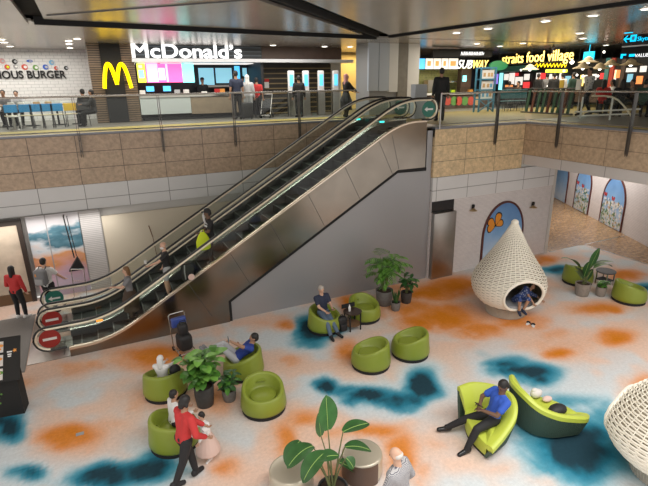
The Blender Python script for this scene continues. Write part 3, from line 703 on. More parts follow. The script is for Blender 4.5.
def palm(label, x, y):
    p = pz(x, y); v = V((p.x, p.y, 0)).normalized(); c = p+v*.22; rn = random.Random(4)
    t = thing('potted_palm', label, 'potted plant', (c.x, c.y, 0), 0, 'potted plants on the carpet')
    pot(t, .26, .46, 'concrete_pot'); a = MB(); f = MB()
    for s in range(6):
        q = s*1.05+.3; hz = 1.15+.45*rn.random()
        a.tube([(.05*cos(q), .05*sin(q), .4), (.12*cos(q), .12*sin(q), hz*.7), (.2*cos(q), .2*sin(q), hz)], [.014, .011, .008], 6)
        for k in range(8):
            qq = rn.random()*2*pi; el = rn.uniform(.1, 1.0); b = V((.2*cos(q), .2*sin(q), hz-.05*k)); d = V((cos(qq), sin(qq), el)).normalized(); L = rn.uniform(.38, .58)
            pts = [b]; dv = d.copy(); pp = b.copy()
            for i in range(8):
                dv = (dv-V((0, 0, .11))).normalized(); pp = pp+dv*L/8; pts.append(pp.copy())
                if i > 0:
                    sd = dv.cross(V((0, 0, 1))).normalized()
                    for sg in (-1, 1): leaf_mb(f, pp, dv*.6+sd*sg*.9+V((0, 0, .1)),   .22*(1-.4*i/8), .042, .6, n=3, m=rn.choice((0, 1)))
            f.tube(pts, .004, 4)
    a.build('stem', 'stem', t, smooth=True); f.build('foliage', ['leaf', 'leaf_light'], t, smooth='all', fix=False)
palm('tall feathery palm in a ribbed grey pot against the escalator wall', 384, 307)
def snake(label, x, y):
    p = pz(x, y); c = p+V((.1, .1, 0)); rn = random.Random(2)
    t = thing('potted_plant', label, 'potted plant', (c.x, c.y, 0), 0, 'potted plants on the carpet'); pot(t, .14, .26, 'concrete_pot'); f = MB()
    for k in range(12):
        q = k*2.4; leaf_mb(f, (.05*cos(q), .05*sin(q), .22), (.22*cos(q), .22*sin(q), 1), rn.uniform(.3, .5), .05, .15)
    f.build('foliage', ['leaf_dark'], t, smooth='all', fix=False)
snake('spiky upright plant in a small grey pot in front of the palm', 394.5, 312)
def strelitzia(label, c, leaves, pr, ph, potm, scale=1):
    t = thing('potted_plant', label, 'potted plant', (*c, 0), 0, 'potted plants on the carpet'); pot(t, pr, ph, potm)
    for (tx, ty, tz, dx, dy, dz, L, W, dr) in leaves:
        a = MB(); b = V((random.uniform(-.05, .05), random.uniform(-.05, .05), ph-.05)); tip = V((tx, ty, tz))
        mid = b.lerp(tip, .55)+V((0, 0, .08)); a.tube([b, b.lerp(mid, .5), mid, tip], [.016, .013, .011, .008], 6)
        o = a.build('leaf_stalk', 'stem', t, smooth=True)
        f = MB(); leaf_mb(f, tip, (dx, dy, dz), L, W, dr, n=12, m=0, fold=.22)
        d = V((dx, dy, dz)).normalized(); pp = tip.copy(); pts = [pp.copy()]
        for i in range(12): d = (d-V((0, 0, 1))*dr/12).normalized(); pp = pp+d*L/12; pts.append(pp+V((0, 0, .004)))
        f.tube(pts[:-1], .006, 4, m=1)
        f.build('leaf', ['leaf_dark' if dr > .4 else 'leaf_mid', 'leaf_vein'], o, smooth='all', fix=False)
    return t
sp = pz(333, 487, .42); sp.z = 0
def q_(x, y, Y): w_ = pY(x, y, Y)-sp; return (w_.x, w_.y, w_.z)
SL = []
for (bx, by, tx, ty, W, dr, Yb) in [(328, 430, 326, 396, .26, .1, 5.75), (321, 436, 318, 414, .19, .1, 5.95), (343, 432, 368, 424, .22, .45, 5.7), (313, 446, 290, 468, .26, 1.3, 5.8), (326, 452, 308, 482, .26, 1.3, 5.5), (318, 460, 338, 456, .2, .8, 5.45),
                                   (345, 447, 369, 452, .2, .8, 5.6), (346, 458, 352, 468, .17, 1.0, 5.45), (300, 441, 290, 464, .22, 1.2, 6.0), (338, 462, 354, 472, .2, .6, 5.9)]:
    A = V(q_(bx, by, Yb-.2)); B = V(q_(tx, ty, Yb-.2+(.05 if dr < .5 else -.08))); d = B-A; L = d.length*(1.02+.1*dr)
    d = d.normalized()+V((0, 0, dr*.55)); SL.append((A.x, A.y, A.z, d.x, d.y, d.z, L, W*1.25, dr))
strelitzia('tall plant with big paddle leaves at the bottom centre between the poufs', (sp.x, sp.y), SL, .24, .42, 'black_pot')
rp = pz(583, 297)+V((.1, .13, 0)); sp = V((rp.x, rp.y, 0)); SL = []
for (bx, by, tx, ty, W, dr, Yb) in [(590, 268, 599, 249, .24, .05, 9.2), (580, 268, 565, 257, .22, .9, 9.3), (582, 275, 574, 266, .24, .9, 9.0), (592, 266, 612, 262, .2, .6, 9.1), (594, 268, 610, 266, .2, 1.0, 8.9), (584, 277, 589, 263, .22, .5, 8.95), (582, 279, 576, 270, .22, .9, 8.9), (586, 281, 592, 270, .2, .7, 9.1)]:
    A = V(q_(bx, by, Yb)); B = V(q_(tx, ty, Yb)); d = B-A; L = d.length*(1.05+.15*dr); d = d.normalized()+V((0, 0, dr*.5)); SL.append((A.x, A.y, A.z, d.x, d.y, d.z, L, W, dr))
strelitzia('broad-leaved plant in a taupe pot before the half hidden tub chair', (sp.x, sp.y), SL, .22, .40, 'taupe_pot')

# ---------------------------------------------------------------- side tables, bags and small things
mat('dark_wood', (.05, .03, .022), .35); mat('wood_mid', (.20, .11, .06), .45); mat('bag_black', (.018, .018, .02), .6, noise_s=20, noise_a=.3)
c = pz(351.5, 333)+V((.15, .22, 0))
t = thing('side_table', 'small dark round side table with a lower shelf between the two wall-side tub chairs', 'side table', (c.x, c.y, 0))
a = MB(); a.lathe([(.24, .49), (.25, .50), (.25, .515), (.24, .52)], 28); a.build('table_top', 'dark_wood', t)
a = MB(); a.lathe([(.21, .14), (.22, .15), (.22, .165)], 28); a.build('shelf', 'wood_mid', t)
for q in (45, 135, 225, 315): a = MB(); a.box(-.015, .015, -.015, .015, 0, .5, T=Matrix.Translation((.225*cos(rad(q)), .225*sin(rad(q)), 0))); a.build('leg', 'black', t)
a = MB(); a.box(-.2, .2, .235, .255, .52, .64); a.build('back_panel', 'black', t)
a = MB(); a.lathe([(.03, 0), (.033, .01), (.033, .12), (.02, .15), (.014, .17), (.016, .19)], 14); tag(a.build('water_bottle', 'white_gloss', smooth=True, loc=(c.x-.08, c.y+.02, .521)), 'small pale bottle on the dark round side table', 'bottle')
c = pz(344.5, 334)+V((.02, .2, 0))
t = thing('backpack', 'black backpack on the carpet between the navy-shirted man and the side table', 'bag', (c.x, c.y, 0))
a = MB(); a.rbox(-.14, .14, -.1, .1, 0, .42, .07); a.build('bag_body', 'bag_black', t, smooth=True)
a = MB(); a.rbox(-.10, .10, -.15, -.09, .04, .24, .03); a.build('front_pocket', 'bag_black', t, smooth=True)
a = MB(); a.tube([(-.04, 0, .41), (-.03, 0, .47), (.03, 0, .47), (.04, 0, .41)], .01, 6); a.build('handle', 'black', t)
c = pz(608, 287)+V((.08, .2, 0))
t = thing('side_table', 'low dark side table by the right-edge tub chair, books on its frame', 'side table', (c.x, c.y, 0))
a = MB(); a.lathe([(.28, .44), (.29, .45), (.29, .475), (.28, .48)], 28); a.build('table_top', 'dark_grey', t)
for q in (45, 135, 225, 315): a = MB(); a.box(-.015, .015, -.015, .015, 0, .44, T=Matrix.Translation((.25*cos(rad(q)), .25*sin(rad(q)), 0))); a.build('leg', 'steel_light', t)
a = MB(); a.box(-.18, .18, -.2, .2, .16, .18); a.build('shelf', 'black', t)
# luggage trolley behind the hooded person
c = pz(185, 357)+V((.05, .22, 0))
mat('navy', (.02, .03, .09), .5); mat('trolley_blue', (.05, .09, .35), .4)
t = thing('baggage_trolley', 'small baggage trolley loaded with a black bag behind the bushy plant', 'trolley', (c.x, c.y, 0), rad(10))
a = MB()
for s in (-.2, .2): a.tube([(s, -.25, .10), (s, .25, .10), (s, .30, .5), (s, .36, .92), (s*.8, .34, .96)], .014, 8)
a.tube([(-.16, .34, .96), (.16, .34, .96)], .016, 8); a.tube([(-.2, -.25, .10), (.2, -.25, .10)], .014, 8); a.tube([(-.2, .31, .6), (.2, .31, .6)], .01, 8); a.tube([(-.2, .0, .10), (.2, .0, .10)], .014, 8); a.build('frame', 'steel_light', t, smooth=True)
for s, y_ in ((-.2, -.22), (.2, -.22), (-.2, .26), (.2, .26)): a = MB(); a.lathe([(.055, -.02), (.06, -.01), (.06, .01), (.055, .02)], 14); o = a.build('wheel', 'black', t); o.rotation_euler = (0, pi/2, 0); o.location = (s, y_, .062)
a = MB(); a.rbox(-.18, .18, .20, .33, .62, .86, .03); a.build('child_seat_panel', 'trolley_blue', t, smooth=True)
t2 = thing('holdall_bag', 'black bag heaped on the small baggage trolley', 'bag', (c.x, c.y, .12), rad(10))
a = MB(); a.rbox(-.17, .17, -.22, .19, 0, .42, .1); a.rbox(-.12, .12, -.12, .12, .36, .70, .09); a.build('bag_body', 'bag_black', t2, smooth=True)
a = MB(); a.tube([(-.08, -.05, .66), (-.06, -.05, .78), (.06, -.05, .78), (.08, -.05, .66)], .012, 6); a.build('handle', 'black', t2)
# things on the right sofa
a = MB(); a.ball((0, 0, .10), (.20, .13, .10), n=16, k=8); a.ball((.08, .02, .08), (.10, .08, .075), n=12, k=7); a.ball((-.09, 0, .07), (.08, .07, .065), n=12, k=7)
o = pz(558, 407, .56); t = tag(a.build('shoulder_bag', 'bag_black', smooth=True, loc=(o.x, o.y, .40)), 'crumpled black bag on the low end of the ribbed sofa', 'bag')
mat('cloth_white', (.72, .68, .66), .9); mat('pinkish', (.75, .55, .50), .8)
o = pz(536, 394, .5); a = MB(); a.ball((0, 0, .09), (.13, .09, .09), n=14, k=8); a.ball((.10, .03, .07), (.08, .07, .06), n=12, k=7); a.ball((-.03, .02, .16), (.07, .05, .04), n=12, k=7); tag(a.build('plastic_bag', 'cloth_white', smooth=True, loc=(o.x, o.y, .425)), 'white plastic bag lying on the ribbed sofa seat', 'bag')
o = pz(547, 400, .45); a = MB(); a.ball((0, 0, .05), (.11, .07, .05), n=14, k=8); tag(a.build('snack_bag', 'pinkish', smooth=True, loc=(o.x, o.y, .425)), 'small pale pink packet beside the white plastic bag', 'packet')
mat('plain_green', (.02, .3, .08), .6); o = pz(531, 397, .5); a = MB(); a.ball((0, 0, .04), (.05, .04, .04), n=10, k=6); tag(a.build('green_pouch', 'plain_green', smooth=True, loc=(o.x-.03, o.y, .425)), 'tiny green pouch left of the white plastic bag', 'pouch')
# slippers beside the nest
for i, (x, y, r_, lb) in enumerate(((528, 324, 20, 'left'), (533, 326, 50, 'right'))):
    p = pz(x, y); t = thing('slipper', 'black and white slipper on the carpet below the nest, the '+lb+' one', 'slipper', (p.x, p.y, 0), rad(r_), 'slippers by the nest')
    a = MB(); a.ball((0, 0, .012), (.12, .045, .012), n=16, k=5); a.build('sole', 'white', t, smooth=True)
    a = MB(); a.tube([(.03, -.045, .02), (.03, -.02, .055), (.03, .02, .055), (.03, .045, .02)], .012, 6, flat=(1, 2.5)); a.build('strap', 'black', t, smooth=True)
p = pz(80, 434); a = MB(); a.box(-.07, .07, -.045, .045, 0, .006); tag(a.build('paper_card', 'grey', loc=(p.x, p.y, .001)), 'small grey card lying on the orange patch at lower left', 'card')

# menu stand at the left edge
t = thing('menu_stand', 'black menu stand with tilted photo panels at the lower left edge', 'sign stand', (-2.55, 10.33, 0), rad(-8))
mat('menu_black', (.012, .011, .010), .75); mat('food_white', (.62, .58, .55), .5); mat('food_orange', (.75, .30, .06), .5); mat('food_red', (.55, .06, .03), .5); mat('food_tan', (.55, .36, .18), .5); mat('food_green', (.12, .28, .05), .5)
a = MB(); a.box(-.75, .58, .0, .35, 0, 1.0); a.build('stand_body', 'menu_black', t)
T = Matrix.Translation((-.1, .08, 1.22)) @ Matrix.Rotation(rad(50), 4, 'X')
a = MB(); a.box(-.75, .80, -.42, .46, -.02, .02, T=T); pn = a.build('menu_panel', 'menu_black', t)
rn = random.Random(3)
for i in range(4):
    for j in range(3):
        x0 = -.62+.29*i; y0 = -.38+.27*j
        if x0+.3 > .56: continue
        a = MB(); a.box(x0, x0+.26, y0, y0+.22, .021, .026, 0, T=T)
        for k in range(5): cx_, cy_ = x0+.07+.16*rn.random(), y0+.06+.09*rn.random(); rr = rn.uniform(.025, .05); a.lathe([(rr, 0), (rr*.8, .004)], 12, (0, 0, 0), m=rn.choice((1, 2, 3, 4)), caps=True) if 0 else a.add([T @ V((cx_+rr*cos(q*pi/5), cy_+rr*.7*sin(q*pi/5), .028+.001*k)) for q in range(10)], [tuple(range(10))], rn.choice((1, 2, 3, 4)))
        a.build('food_photo', ['food_white', 'food_orange', 'food_red', 'food_tan', 'food_green'], pn)
a = MB(); T2 = Matrix.Translation((.02, -.006, .42))
for k in range(9): cx_, cz_ = -.05+.3*rn.random(), -.1+.25*rn.random(); rr = rn.uniform(.02, .09 if k < 3 else .035); a.add([T2 @ V((cx_+rr*cos(q*pi/6), -.0005*k, cz_+rr*sin(q*pi/6))) for q in range(12)], [tuple(range(12))], rn.choice((0, 1, 2, 3)))
a.build('food_print', ['food_orange', 'food_red', 'food_tan', 'food_green'], t)
for k, (w_, zz) in enumerate(((.09, .02), (.07, -.03), (.06, -.07))): a = MB(); a.box(.62-w_/2, .62+w_/2, .12+zz, .145+zz, .021, .025, T=T); a.build('lettering', 'white', pn)
a = MB(); a.add([T @ V((.71+(.045 if k % 2 else .022)*cos(k*pi/5), .17+(.045 if k % 2 else .022)*sin(k*pi/5), .024)) for k in range(10)], [tuple(range(10))]); a.build('star_mark', 'food_orange', pn)

# metal service casing by the corner
a = MB(); a.rbox(9.72, 10.62, 12.12, 12.30, 0, 2.28, .02); tag(a.build('metal_casing', 'steel', smooth=True), 'tall brushed metal casing against the wall right of the escalator', 'casing')
a = MB(); a.box(9.72, 10.62, 12.29, 12.308, 2.28, 2.64); struct(a, 'trim_5', 'black_gloss')
# wall uplighter dots and arched picture with the butterfly
mat('frame_brown', (.10, .025, .02), .5)
mat('brass', (.55, .40, .22), .3, .8)
def skymat():
    m = mat('arch_sky', (.2, .4, .8), .5); nt = m.node_tree; N = nt.nodes; L = nt.links; b = N['Principled BSDF']
    g = N.new('ShaderNodeNewGeometry'); sp_ = N.new('ShaderNodeSeparateXYZ'); L.new(g.outputs['Position'], sp_.inputs[0])
    n = N.new('ShaderNodeTexNoise'); n.inputs['Scale'].default_value = 1.6; n.inputs['Detail'].default_value = 5; L.new(g.outputs['Position'], n.inputs['Vector'])
    r = N.new('ShaderNodeValToRGB'); r.color_ramp.elements[0].position = .0; r.color_ramp.elements[0].color = (.62, .72, .84, 1); r.color_ramp.elements[1].position = 1; r.color_ramp.elements[1].color = (.05, .17, .45, 1)
    e = r.color_ramp.elements.new(.45); e.color = (.22, .42, .72, 1)
    mr = N.new('ShaderNodeMapRange'); mr.inputs['From Min'].default_value = .3; mr.inputs['From Max'].default_value = 3.0; L.new(sp_.outputs['Z'], mr.inputs['Value'])
    ad = N.new('ShaderNodeMath'); ad.inputs[1].default_value = -.15; L.new(mr.outputs[0], ad.inputs[0])
    mu = N.new('ShaderNodeMath'); mu.operation = 'MULTIPLY_ADD'; mu.inputs[1].default_value = .5; L.new(n.outputs['Fac'], mu.inputs[0]); L.new(ad.outputs[0], mu.inputs[2])
    L.new(mu.outputs[0], r.inputs[0]); L.new(r.outputs[0], b.inputs['Base Color'])
skymat()
def arch_pts(x0, x1, z0, z1, k=24):
    r = (x1-x0)/2; cx = (x0+x1)/2; rz = min(r*1.25, z1-z0)
    return [(x0, z0), (x1, z0)]+[(cx+r*cos(pi*i/k), z1-rz+rz*sin(pi*i/k)) for i in range(k+1)]
def arch_picture(label, P, x0, x1, z0, z1, kind, seed=1):
    """P(s, n, z): point on a wall at s along it, n out of it"""
    t = thing('arched_mural', label, 'mural', P((x0+x1)/2, 0, 0), 0, 'arched wall pictures'); o0 = V(t.location)
    Q = lambda s, n, z: V(P(s, n, z))-o0
    pts = arch_pts(x0, x1, z0, z1); fr = arch_pts(x0-.07, x1+.07, z0, z1+.07)
    n = len(pts); a = MB()
    a.loft([[Q(p[0], .004, p[1]) for p in fr], [Q(p[0], .05, p[1]) for p in fr], [Q(p[0], .05, p[1]) for p in pts], [Q(p[0], .03, p[1]) for p in pts]], caps=False); a.build('frame', 'frame_brown', t, fix=True)
    a = MB(); a.loft([[Q(p[0], .02, p[1]) for p in pts], [Q(p[0], .03, p[1]) for p in pts]]); pic = a.build('picture', 'arch_sky', t)
    rn = random.Random(seed)
    if kind == 'flowers':
        a = MB()
        for k in range(230):
            s = rn.uniform(x0+.08, x1-.08); z = z0+.05+rn.random()**1.3*(z1-z0)*.52; r = rn.uniform(.05, .12); m = rn.choice((0, 0, 0, 0, 1, 1, 2))
            petals = 8
            a.add([Q(s, .033+.0001*k, z)]+[Q(s+(r if j % 2 else r*.3)*cos(j*pi/petals), .033+.0001*k, z+(r if j % 2 else r*.3)*sin(j*pi/petals)) for j in range(2*petals)], [(0, 1+j, 1+(j+1) % (2*petals)) for j in range(2*petals)], m)
        a.build('flower_print', ['white', 'leaf', 'food_tan'], pic, fix=False)
    bf = {'one': [(x0+.50, z0+1.42, 1.15, 'b_orange')], 'flowers': [(x0+.52*(x1-x0), z0+(z1-z0)*.57, .36, 'b_red'), (x0+.9*(x1-x0), z0+(z1-z0)*.6, .36, 'b_red')], 'plain': []}[kind]
    for bx, bz, sz, mm in bf:
        for col, k, nn in (('black', 1.0, .036), (mm, .8, .038)):
            a = MB()
            for sgn, w1, h1, ang in ((-1, .40, .17, 38), (-1, .34, .16, -12), (1, .46, .17, 72), (1, .34, .15, 20)) if kind == 'one' else ((-1, .4, .2, 35), (1, .4, .2, 35), (-1, .3, .17, -30), (1, .3, .17, -30)):
                T_ = []
                for j in range(14):
                    q = 2*pi*j/14; u0 = .5-.5*cos(q); u, v_ = w1*(.5-.5*k+u0*k)*sz, (h1*sin(q)*k*(.25+.95*u0))*sz; ca, sa = cos(rad(ang)), sin(rad(ang)); T_.append(Q(bx+sgn*(u*ca-v_*sa), nn, bz+u*sa+v_*ca))
                a.add(T_, [tuple(range(14))])
            a.build('butterfly_print', col, pic, fix=False)
    return t
mat('b_orange', (.80, .30, .03), .5); mat('b_red', (.65, .04, .03), .5)
arch_picture('arched mural with an orange butterfly on blue sky behind the wicker nest', lambda s, n, z: (s, 12.31-n, z), 12.04, 13.86, .02, 2.24, 'one')
Pw = lambda s, n, z: tuple(AW0+AWD*s+AWN*n+V((0, 0, z)))
arch_picture('arched mural of white flowers and red butterflies on the arcade wall, nearest one', Pw, 2.0, 3.72, .02, 2.22, 'flowers', 1)
arch_picture('arched mural of white flowers on the arcade wall, second one further back', Pw, 4.95, 6.4, .02, 2.22, 'flowers', 5)
arch_picture('arched mural, third and farthest on the arcade wall', Pw, 7.4, 8.9, .02, 2.22, 'plain', 6)
for x, y in ((474, 209), (534, 206)):
    p = pY(x, y, 12.2)
    t = thing('wall_light', 'small brass wall uplighter, '+('left' if x < 500 else 'right')+' of the butterfly mural', 'wall light', (p.x, 12.31, p.z), 0, 'wall uplighters')
    a = MB(); a.lathe([(.02, .02), (.05, .05), (.05, .13), (.03, .15)], 14, (0, -.07, 0)); a.build('shade', 'black', t, smooth=True)
    a = MB(); a.lathe([(.01, .03), (.09, -.04), (.13, -.055), (.13, -.065)], 16, (0, -.09, 0)); a.build('dish', 'brass', t, smooth=True)
    a = MB(); a.box(-.015, .015, -.06, -.002, 0, .03); a.build('bracket', 'black', t)

# left wall under the bridge: framed stone sign, mural, slatted panel, beige panel
mat('marble', (.55, .46, .36), .25, noise_s=2.5, noise_a=.25); mat('sign_frame', (.035, .025, .02), .4); mat('skirting_brown', (.13, .07, .03), .5)
t = thing('framed_stone_panel', 'framed beige marble panel on the wall at the far left', 'wall panel', (-3.6, 16.6, 0))
a = MB(); a.box(-1.6, 1.33, -.10, .02, .35, 2.48); a.build('stone_face', 'marble', t)
a = MB(); a.box(-1.6, 1.45, -.13, .05, 2.48, 2.64); a.box(1.33, 1.45, -.13, .05, 0, 2.48); a.build('frame', 'sign_frame', t)
a = MB(); a.box(-1.6, 1.33, -.12, .03, 0.01, .35); a.build('plinth', 'skirting_brown', t)
def muralmat():
    m = mat('cloud_mural', (.5, .5, .5), .35); nt = m.node_tree; N = nt.nodes; L = nt.links; b = N['Principled BSDF']
    g = N.new('ShaderNodeNewGeometry'); mp = N.new('ShaderNodeMapping'); mp.inputs['Scale'].default_value = (.9, 1, 2.0); L.new(g.outputs['Position'], mp.inputs[0])
    n = N.new('ShaderNodeTexNoise'); n.inputs['Scale'].default_value = 1.1; n.inputs['Detail'].default_value = 4; L.new(mp.outputs[0], n.inputs['Vector'])
    sp_ = N.new('ShaderNodeSeparateXYZ'); L.new(g.outputs['Position'], sp_.inputs[0])
    mr = N.new('ShaderNodeMapRange'); mr.inputs['From Min'].default_value = 0; mr.inputs['From Max'].default_value = 2.7; L.new(sp_.outputs['Z'], mr.inputs['Value'])
    mu = N.new('ShaderNodeMath'); mu.operation = 'MULTIPLY_ADD'; mu.inputs[1].default_value = .8; mu.inputs[2].default_value = -.4; L.new(n.outputs['Fac'], mu.inputs[0])
    ad = N.new('ShaderNodeMath'); L.new(mu.outputs[0], ad.inputs[0]); L.new(mr.outputs[0], ad.inputs[1])
    r = N.new('ShaderNodeValToRGB'); cr = r.color_ramp; cr.elements[0].position = 0; cr.elements[0].color = (.55, .50, .62, 1); cr.elements[1].position = 1; cr.elements[1].color = (.62, .60, .62, 1)
    for p_, c_ in ((.2, (.60, .40, .50)), (.36, (.68, .34, .26)), (.46, (.66, .30, .12)), (.52, (.66, .52, .46)), (.62, (.55, .60, .64)), (.72, (.05, .14, .19)), (.80, (.10, .22, .28)), (.88, (.62, .62, .64))): e = cr.elements.new(p_); e.color = (*c_, 1)
    L.new(ad.outputs[0], r.inputs[0]); L.new(r.outputs[0], b.inputs['Base Color'])
muralmat()
t = thing('cloud_mural', 'tall cloud-patterned mural in teal, orange and lilac behind the backpack man', 'mural', (-1.4, 16.62, 0))
a = MB(); a.box(-.63, -.13, -.03, .02, 0.01, 2.66); a.box(-.10, .80, -.03, .02, 0.01, 2.66); a.build('printed_panel', 'cloud_mural', t)
a = MB(); a.box(-.13, -.10, -.035, .02, 0.01, 2.66); a.build('joint', 'grey', t)
t = thing('hanging_lamp_arm', 'black wall-mounted arm with a pyramid shade over the cloud mural', 'wall lamp', (-1.0, 16.4, 0))
a = MB(); a.tube([(.0, .2, 2.6), (.0, .0, 2.6), (.09, 0, 1.25)], .02, 8); a.tube([(.09, .2, 2.56), (.09, .02, 2.56), (.16, .02, 1.3)], .012, 8); a.build('arm', 'black', t)
a = MB(); a.prism([(-.12, .85), (.32, .85), (.18, 1.28)], 'y', -.12, .08); a.build('shade', 'black', t)
tiles('slat_panel_mat', (.58, .56, .55), (.56, .54, .53), (.36, .35, .34), 9, .06, 'xz', .01, .5, 0, 0, 4, .1)
a = MB(); a.box(-.58, .02, 16.60, 16.68, .01, 2.66); tag(a.build('slatted_wall_panel', 'slat_panel_mat'), 'pale grey wall panel with fine horizontal slats right of the cloud mural', 'wall panel')
a = MB(); a.box(.04, 9.4, 16.62, 16.68, .01, 2.42); tag(a.build('beige_wall_panel', 'beige_wall'), 'large plain beige wall panel behind the escalators', 'wall panel')
a = MB(); a.tube([(1.62, 16.6, 0.003), (1.5, 16.5, 1.55)], .012, 6); a.tube([(1.5, 16.5, 1.55), (1.42, 16.5, 1.95)], .02, 6)
tag(a.build('leaning_stick', 'wood_mid'), 'thin wooden pole standing against the beige wall panel', 'pole')
# ================================================================ PEOPLE
for nm, c in dict(skin_light=(.62, .38, .27), skin_mid=(.38, .21, .13), skin_dark=(.16, .085, .05), hair_black=(.012, .010, .010), hair_brown=(.20, .10, .04), hair_grey=(.42, .38, .34), hair_white=(.6, .57, .53),
                  cl_red=(.50, .03, .03), cl_black=(.014, .014, .016), cl_white=(.72, .71, .70), cl_navy=(.02, .028, .06), cl_blue=(.03, .10, .50), cl_deepblue=(.02, .05, .28), cl_grey=(.20, .20, .21), cl_lightgrey=(.45, .46, .48),
                  cl_jeans=(.10, .15, .22), cl_pink=(.66, .48, .42), cl_rose=(.62, .30, .30), cl_yellow=(.62, .75, .02), cl_brown=(.07, .045, .03), eye_dark=(.01, .008, .008), lips=(.32, .10, .08), cl_darkgreen=(.03, .07, .05)).items():
    mat(nm, c, .75 if nm[:2] == 'cl' else .55)
def checkmat(name, c1, c2, sc):
    m = mat(name, c1, .8); nt = m.node_tree; N = nt.nodes; L = nt.links
    tc = N.new('ShaderNodeTexCoord'); mp = N.new('ShaderNodeMapping'); mp.inputs['Rotation'].default_value = (0, 0, .4); L.new(tc.outputs['Object'], mp.inputs[0])
    ws = []
    for d in ('X', 'Z'):
        wv = N.new('ShaderNodeTexWave'); wv.bands_direction = d; wv.inputs['Scale'].default_value = sc; L.new(mp.outputs[0], wv.inputs['Vector']); ws.append(wv)
    mu = N.new('ShaderNodeMath'); mu.operation = 'MAXIMUM'; L.new(ws[0].outputs['Fac'], mu.inputs[0]); L.new(ws[1].outputs['Fac'], mu.inputs[1])
    rp = N.new('ShaderNodeValToRGB'); rp.color_ramp.elements[0].position = .45; rp.color_ramp.elements[0].color = (*c1, 1); rp.color_ramp.elements[1].position = .85; rp.color_ramp.elements[1].color = (*c2, 1)
    L.new(mu.outputs[0], rp.inputs[0]); L.new(rp.outputs[0], N['Principled BSDF'].inputs['Base Color'])
checkmat('cl_check', (.70, .69, .68), (.10, .10, .13), 26)
def floral(name, base, c2, sc=18):
    m = mat(name, base, .8); nt = m.node_tree; N = nt.nodes; L = nt.links
    tc = N.new('ShaderNodeTexCoord'); n = N.new('ShaderNodeTexVoronoi'); n.inputs['Scale'].default_value = sc; L.new(tc.outputs['Object'], n.inputs['Vector'])
    rp = N.new('ShaderNodeValToRGB'); rp.color_ramp.elements[0].position = .2; rp.color_ramp.elements[0].color = (*c2, 1); rp.color_ramp.elements[1].position = .42; rp.color_ramp.elements[1].color = (*base, 1)
    L.new(n.outputs['Distance'], rp.inputs[0]); L.new(rp.outputs[0], N['Principled BSDF'].inputs['Base Color'])
floral('cl_floral', (.03, .06, .20), (.35, .38, .50)); floral('cl_greypattern', (.40, .41, .40), (.12, .14, .14), 12)

def remesh(mb, name, m, parent, vox, it=3, extra=None):
    o = mb.build('tmp', m); r = o.modifiers.new('r', 'REMESH'); r.mode = 'VOXEL'; r.voxel_size = vox
    s = o.modifiers.new('s', 'SMOOTH'); s.iterations = it; s.factor = .5
    dg = bpy.context.evaluated_depsgraph_get(); dg.update()
    me = bpy.data.meshes.new_from_object(o.evaluated_get(dg)); old = o.data; bpy.data.objects.remove(o); bpy.data.meshes.remove(old)
    if extra is not None and extra.v:
        vs = [tuple(v.co) for v in me.vertices]; fs = [tuple(p.vertices) for p in me.polygons]; n = len(vs)
        me2 = bpy.data.meshes.new(name); me2.from_pydata(vs+extra.v, [], fs+[tuple(i+n for i in f) for f in extra.f]); bpy.data.meshes.remove(me); me = me2; me.materials.append(MT[m])
    me.name = name
    me.polygons.foreach_set('use_smooth', [True]*len(me.polygons))
    q = bpy.data.objects.new(name, me); COL.objects.link(q); q.parent = parent
    return q
def ik(a, t, l1, l2, pole):
    a, t = V(a), V(t); d = t-a; L = d.length
    if L > (l1+l2)*.995: t = a+d.normalized()*(l1+l2)*.995; d = t-a; L = d.length
    if L < abs(l1-l2)+.02: L = abs(l1-l2)+.02
    u = d.normalized(); x = (l1*l1-l2*l2+L*L)/(2*L); h_ = sqrt(max(0, l1*l1-x*x))
    p = V(pole); p = p-u*p.dot(u)
    if p.length < 1e-4: p = u.orthogonal()
    return a+u*x+p.normalized()*h_, t
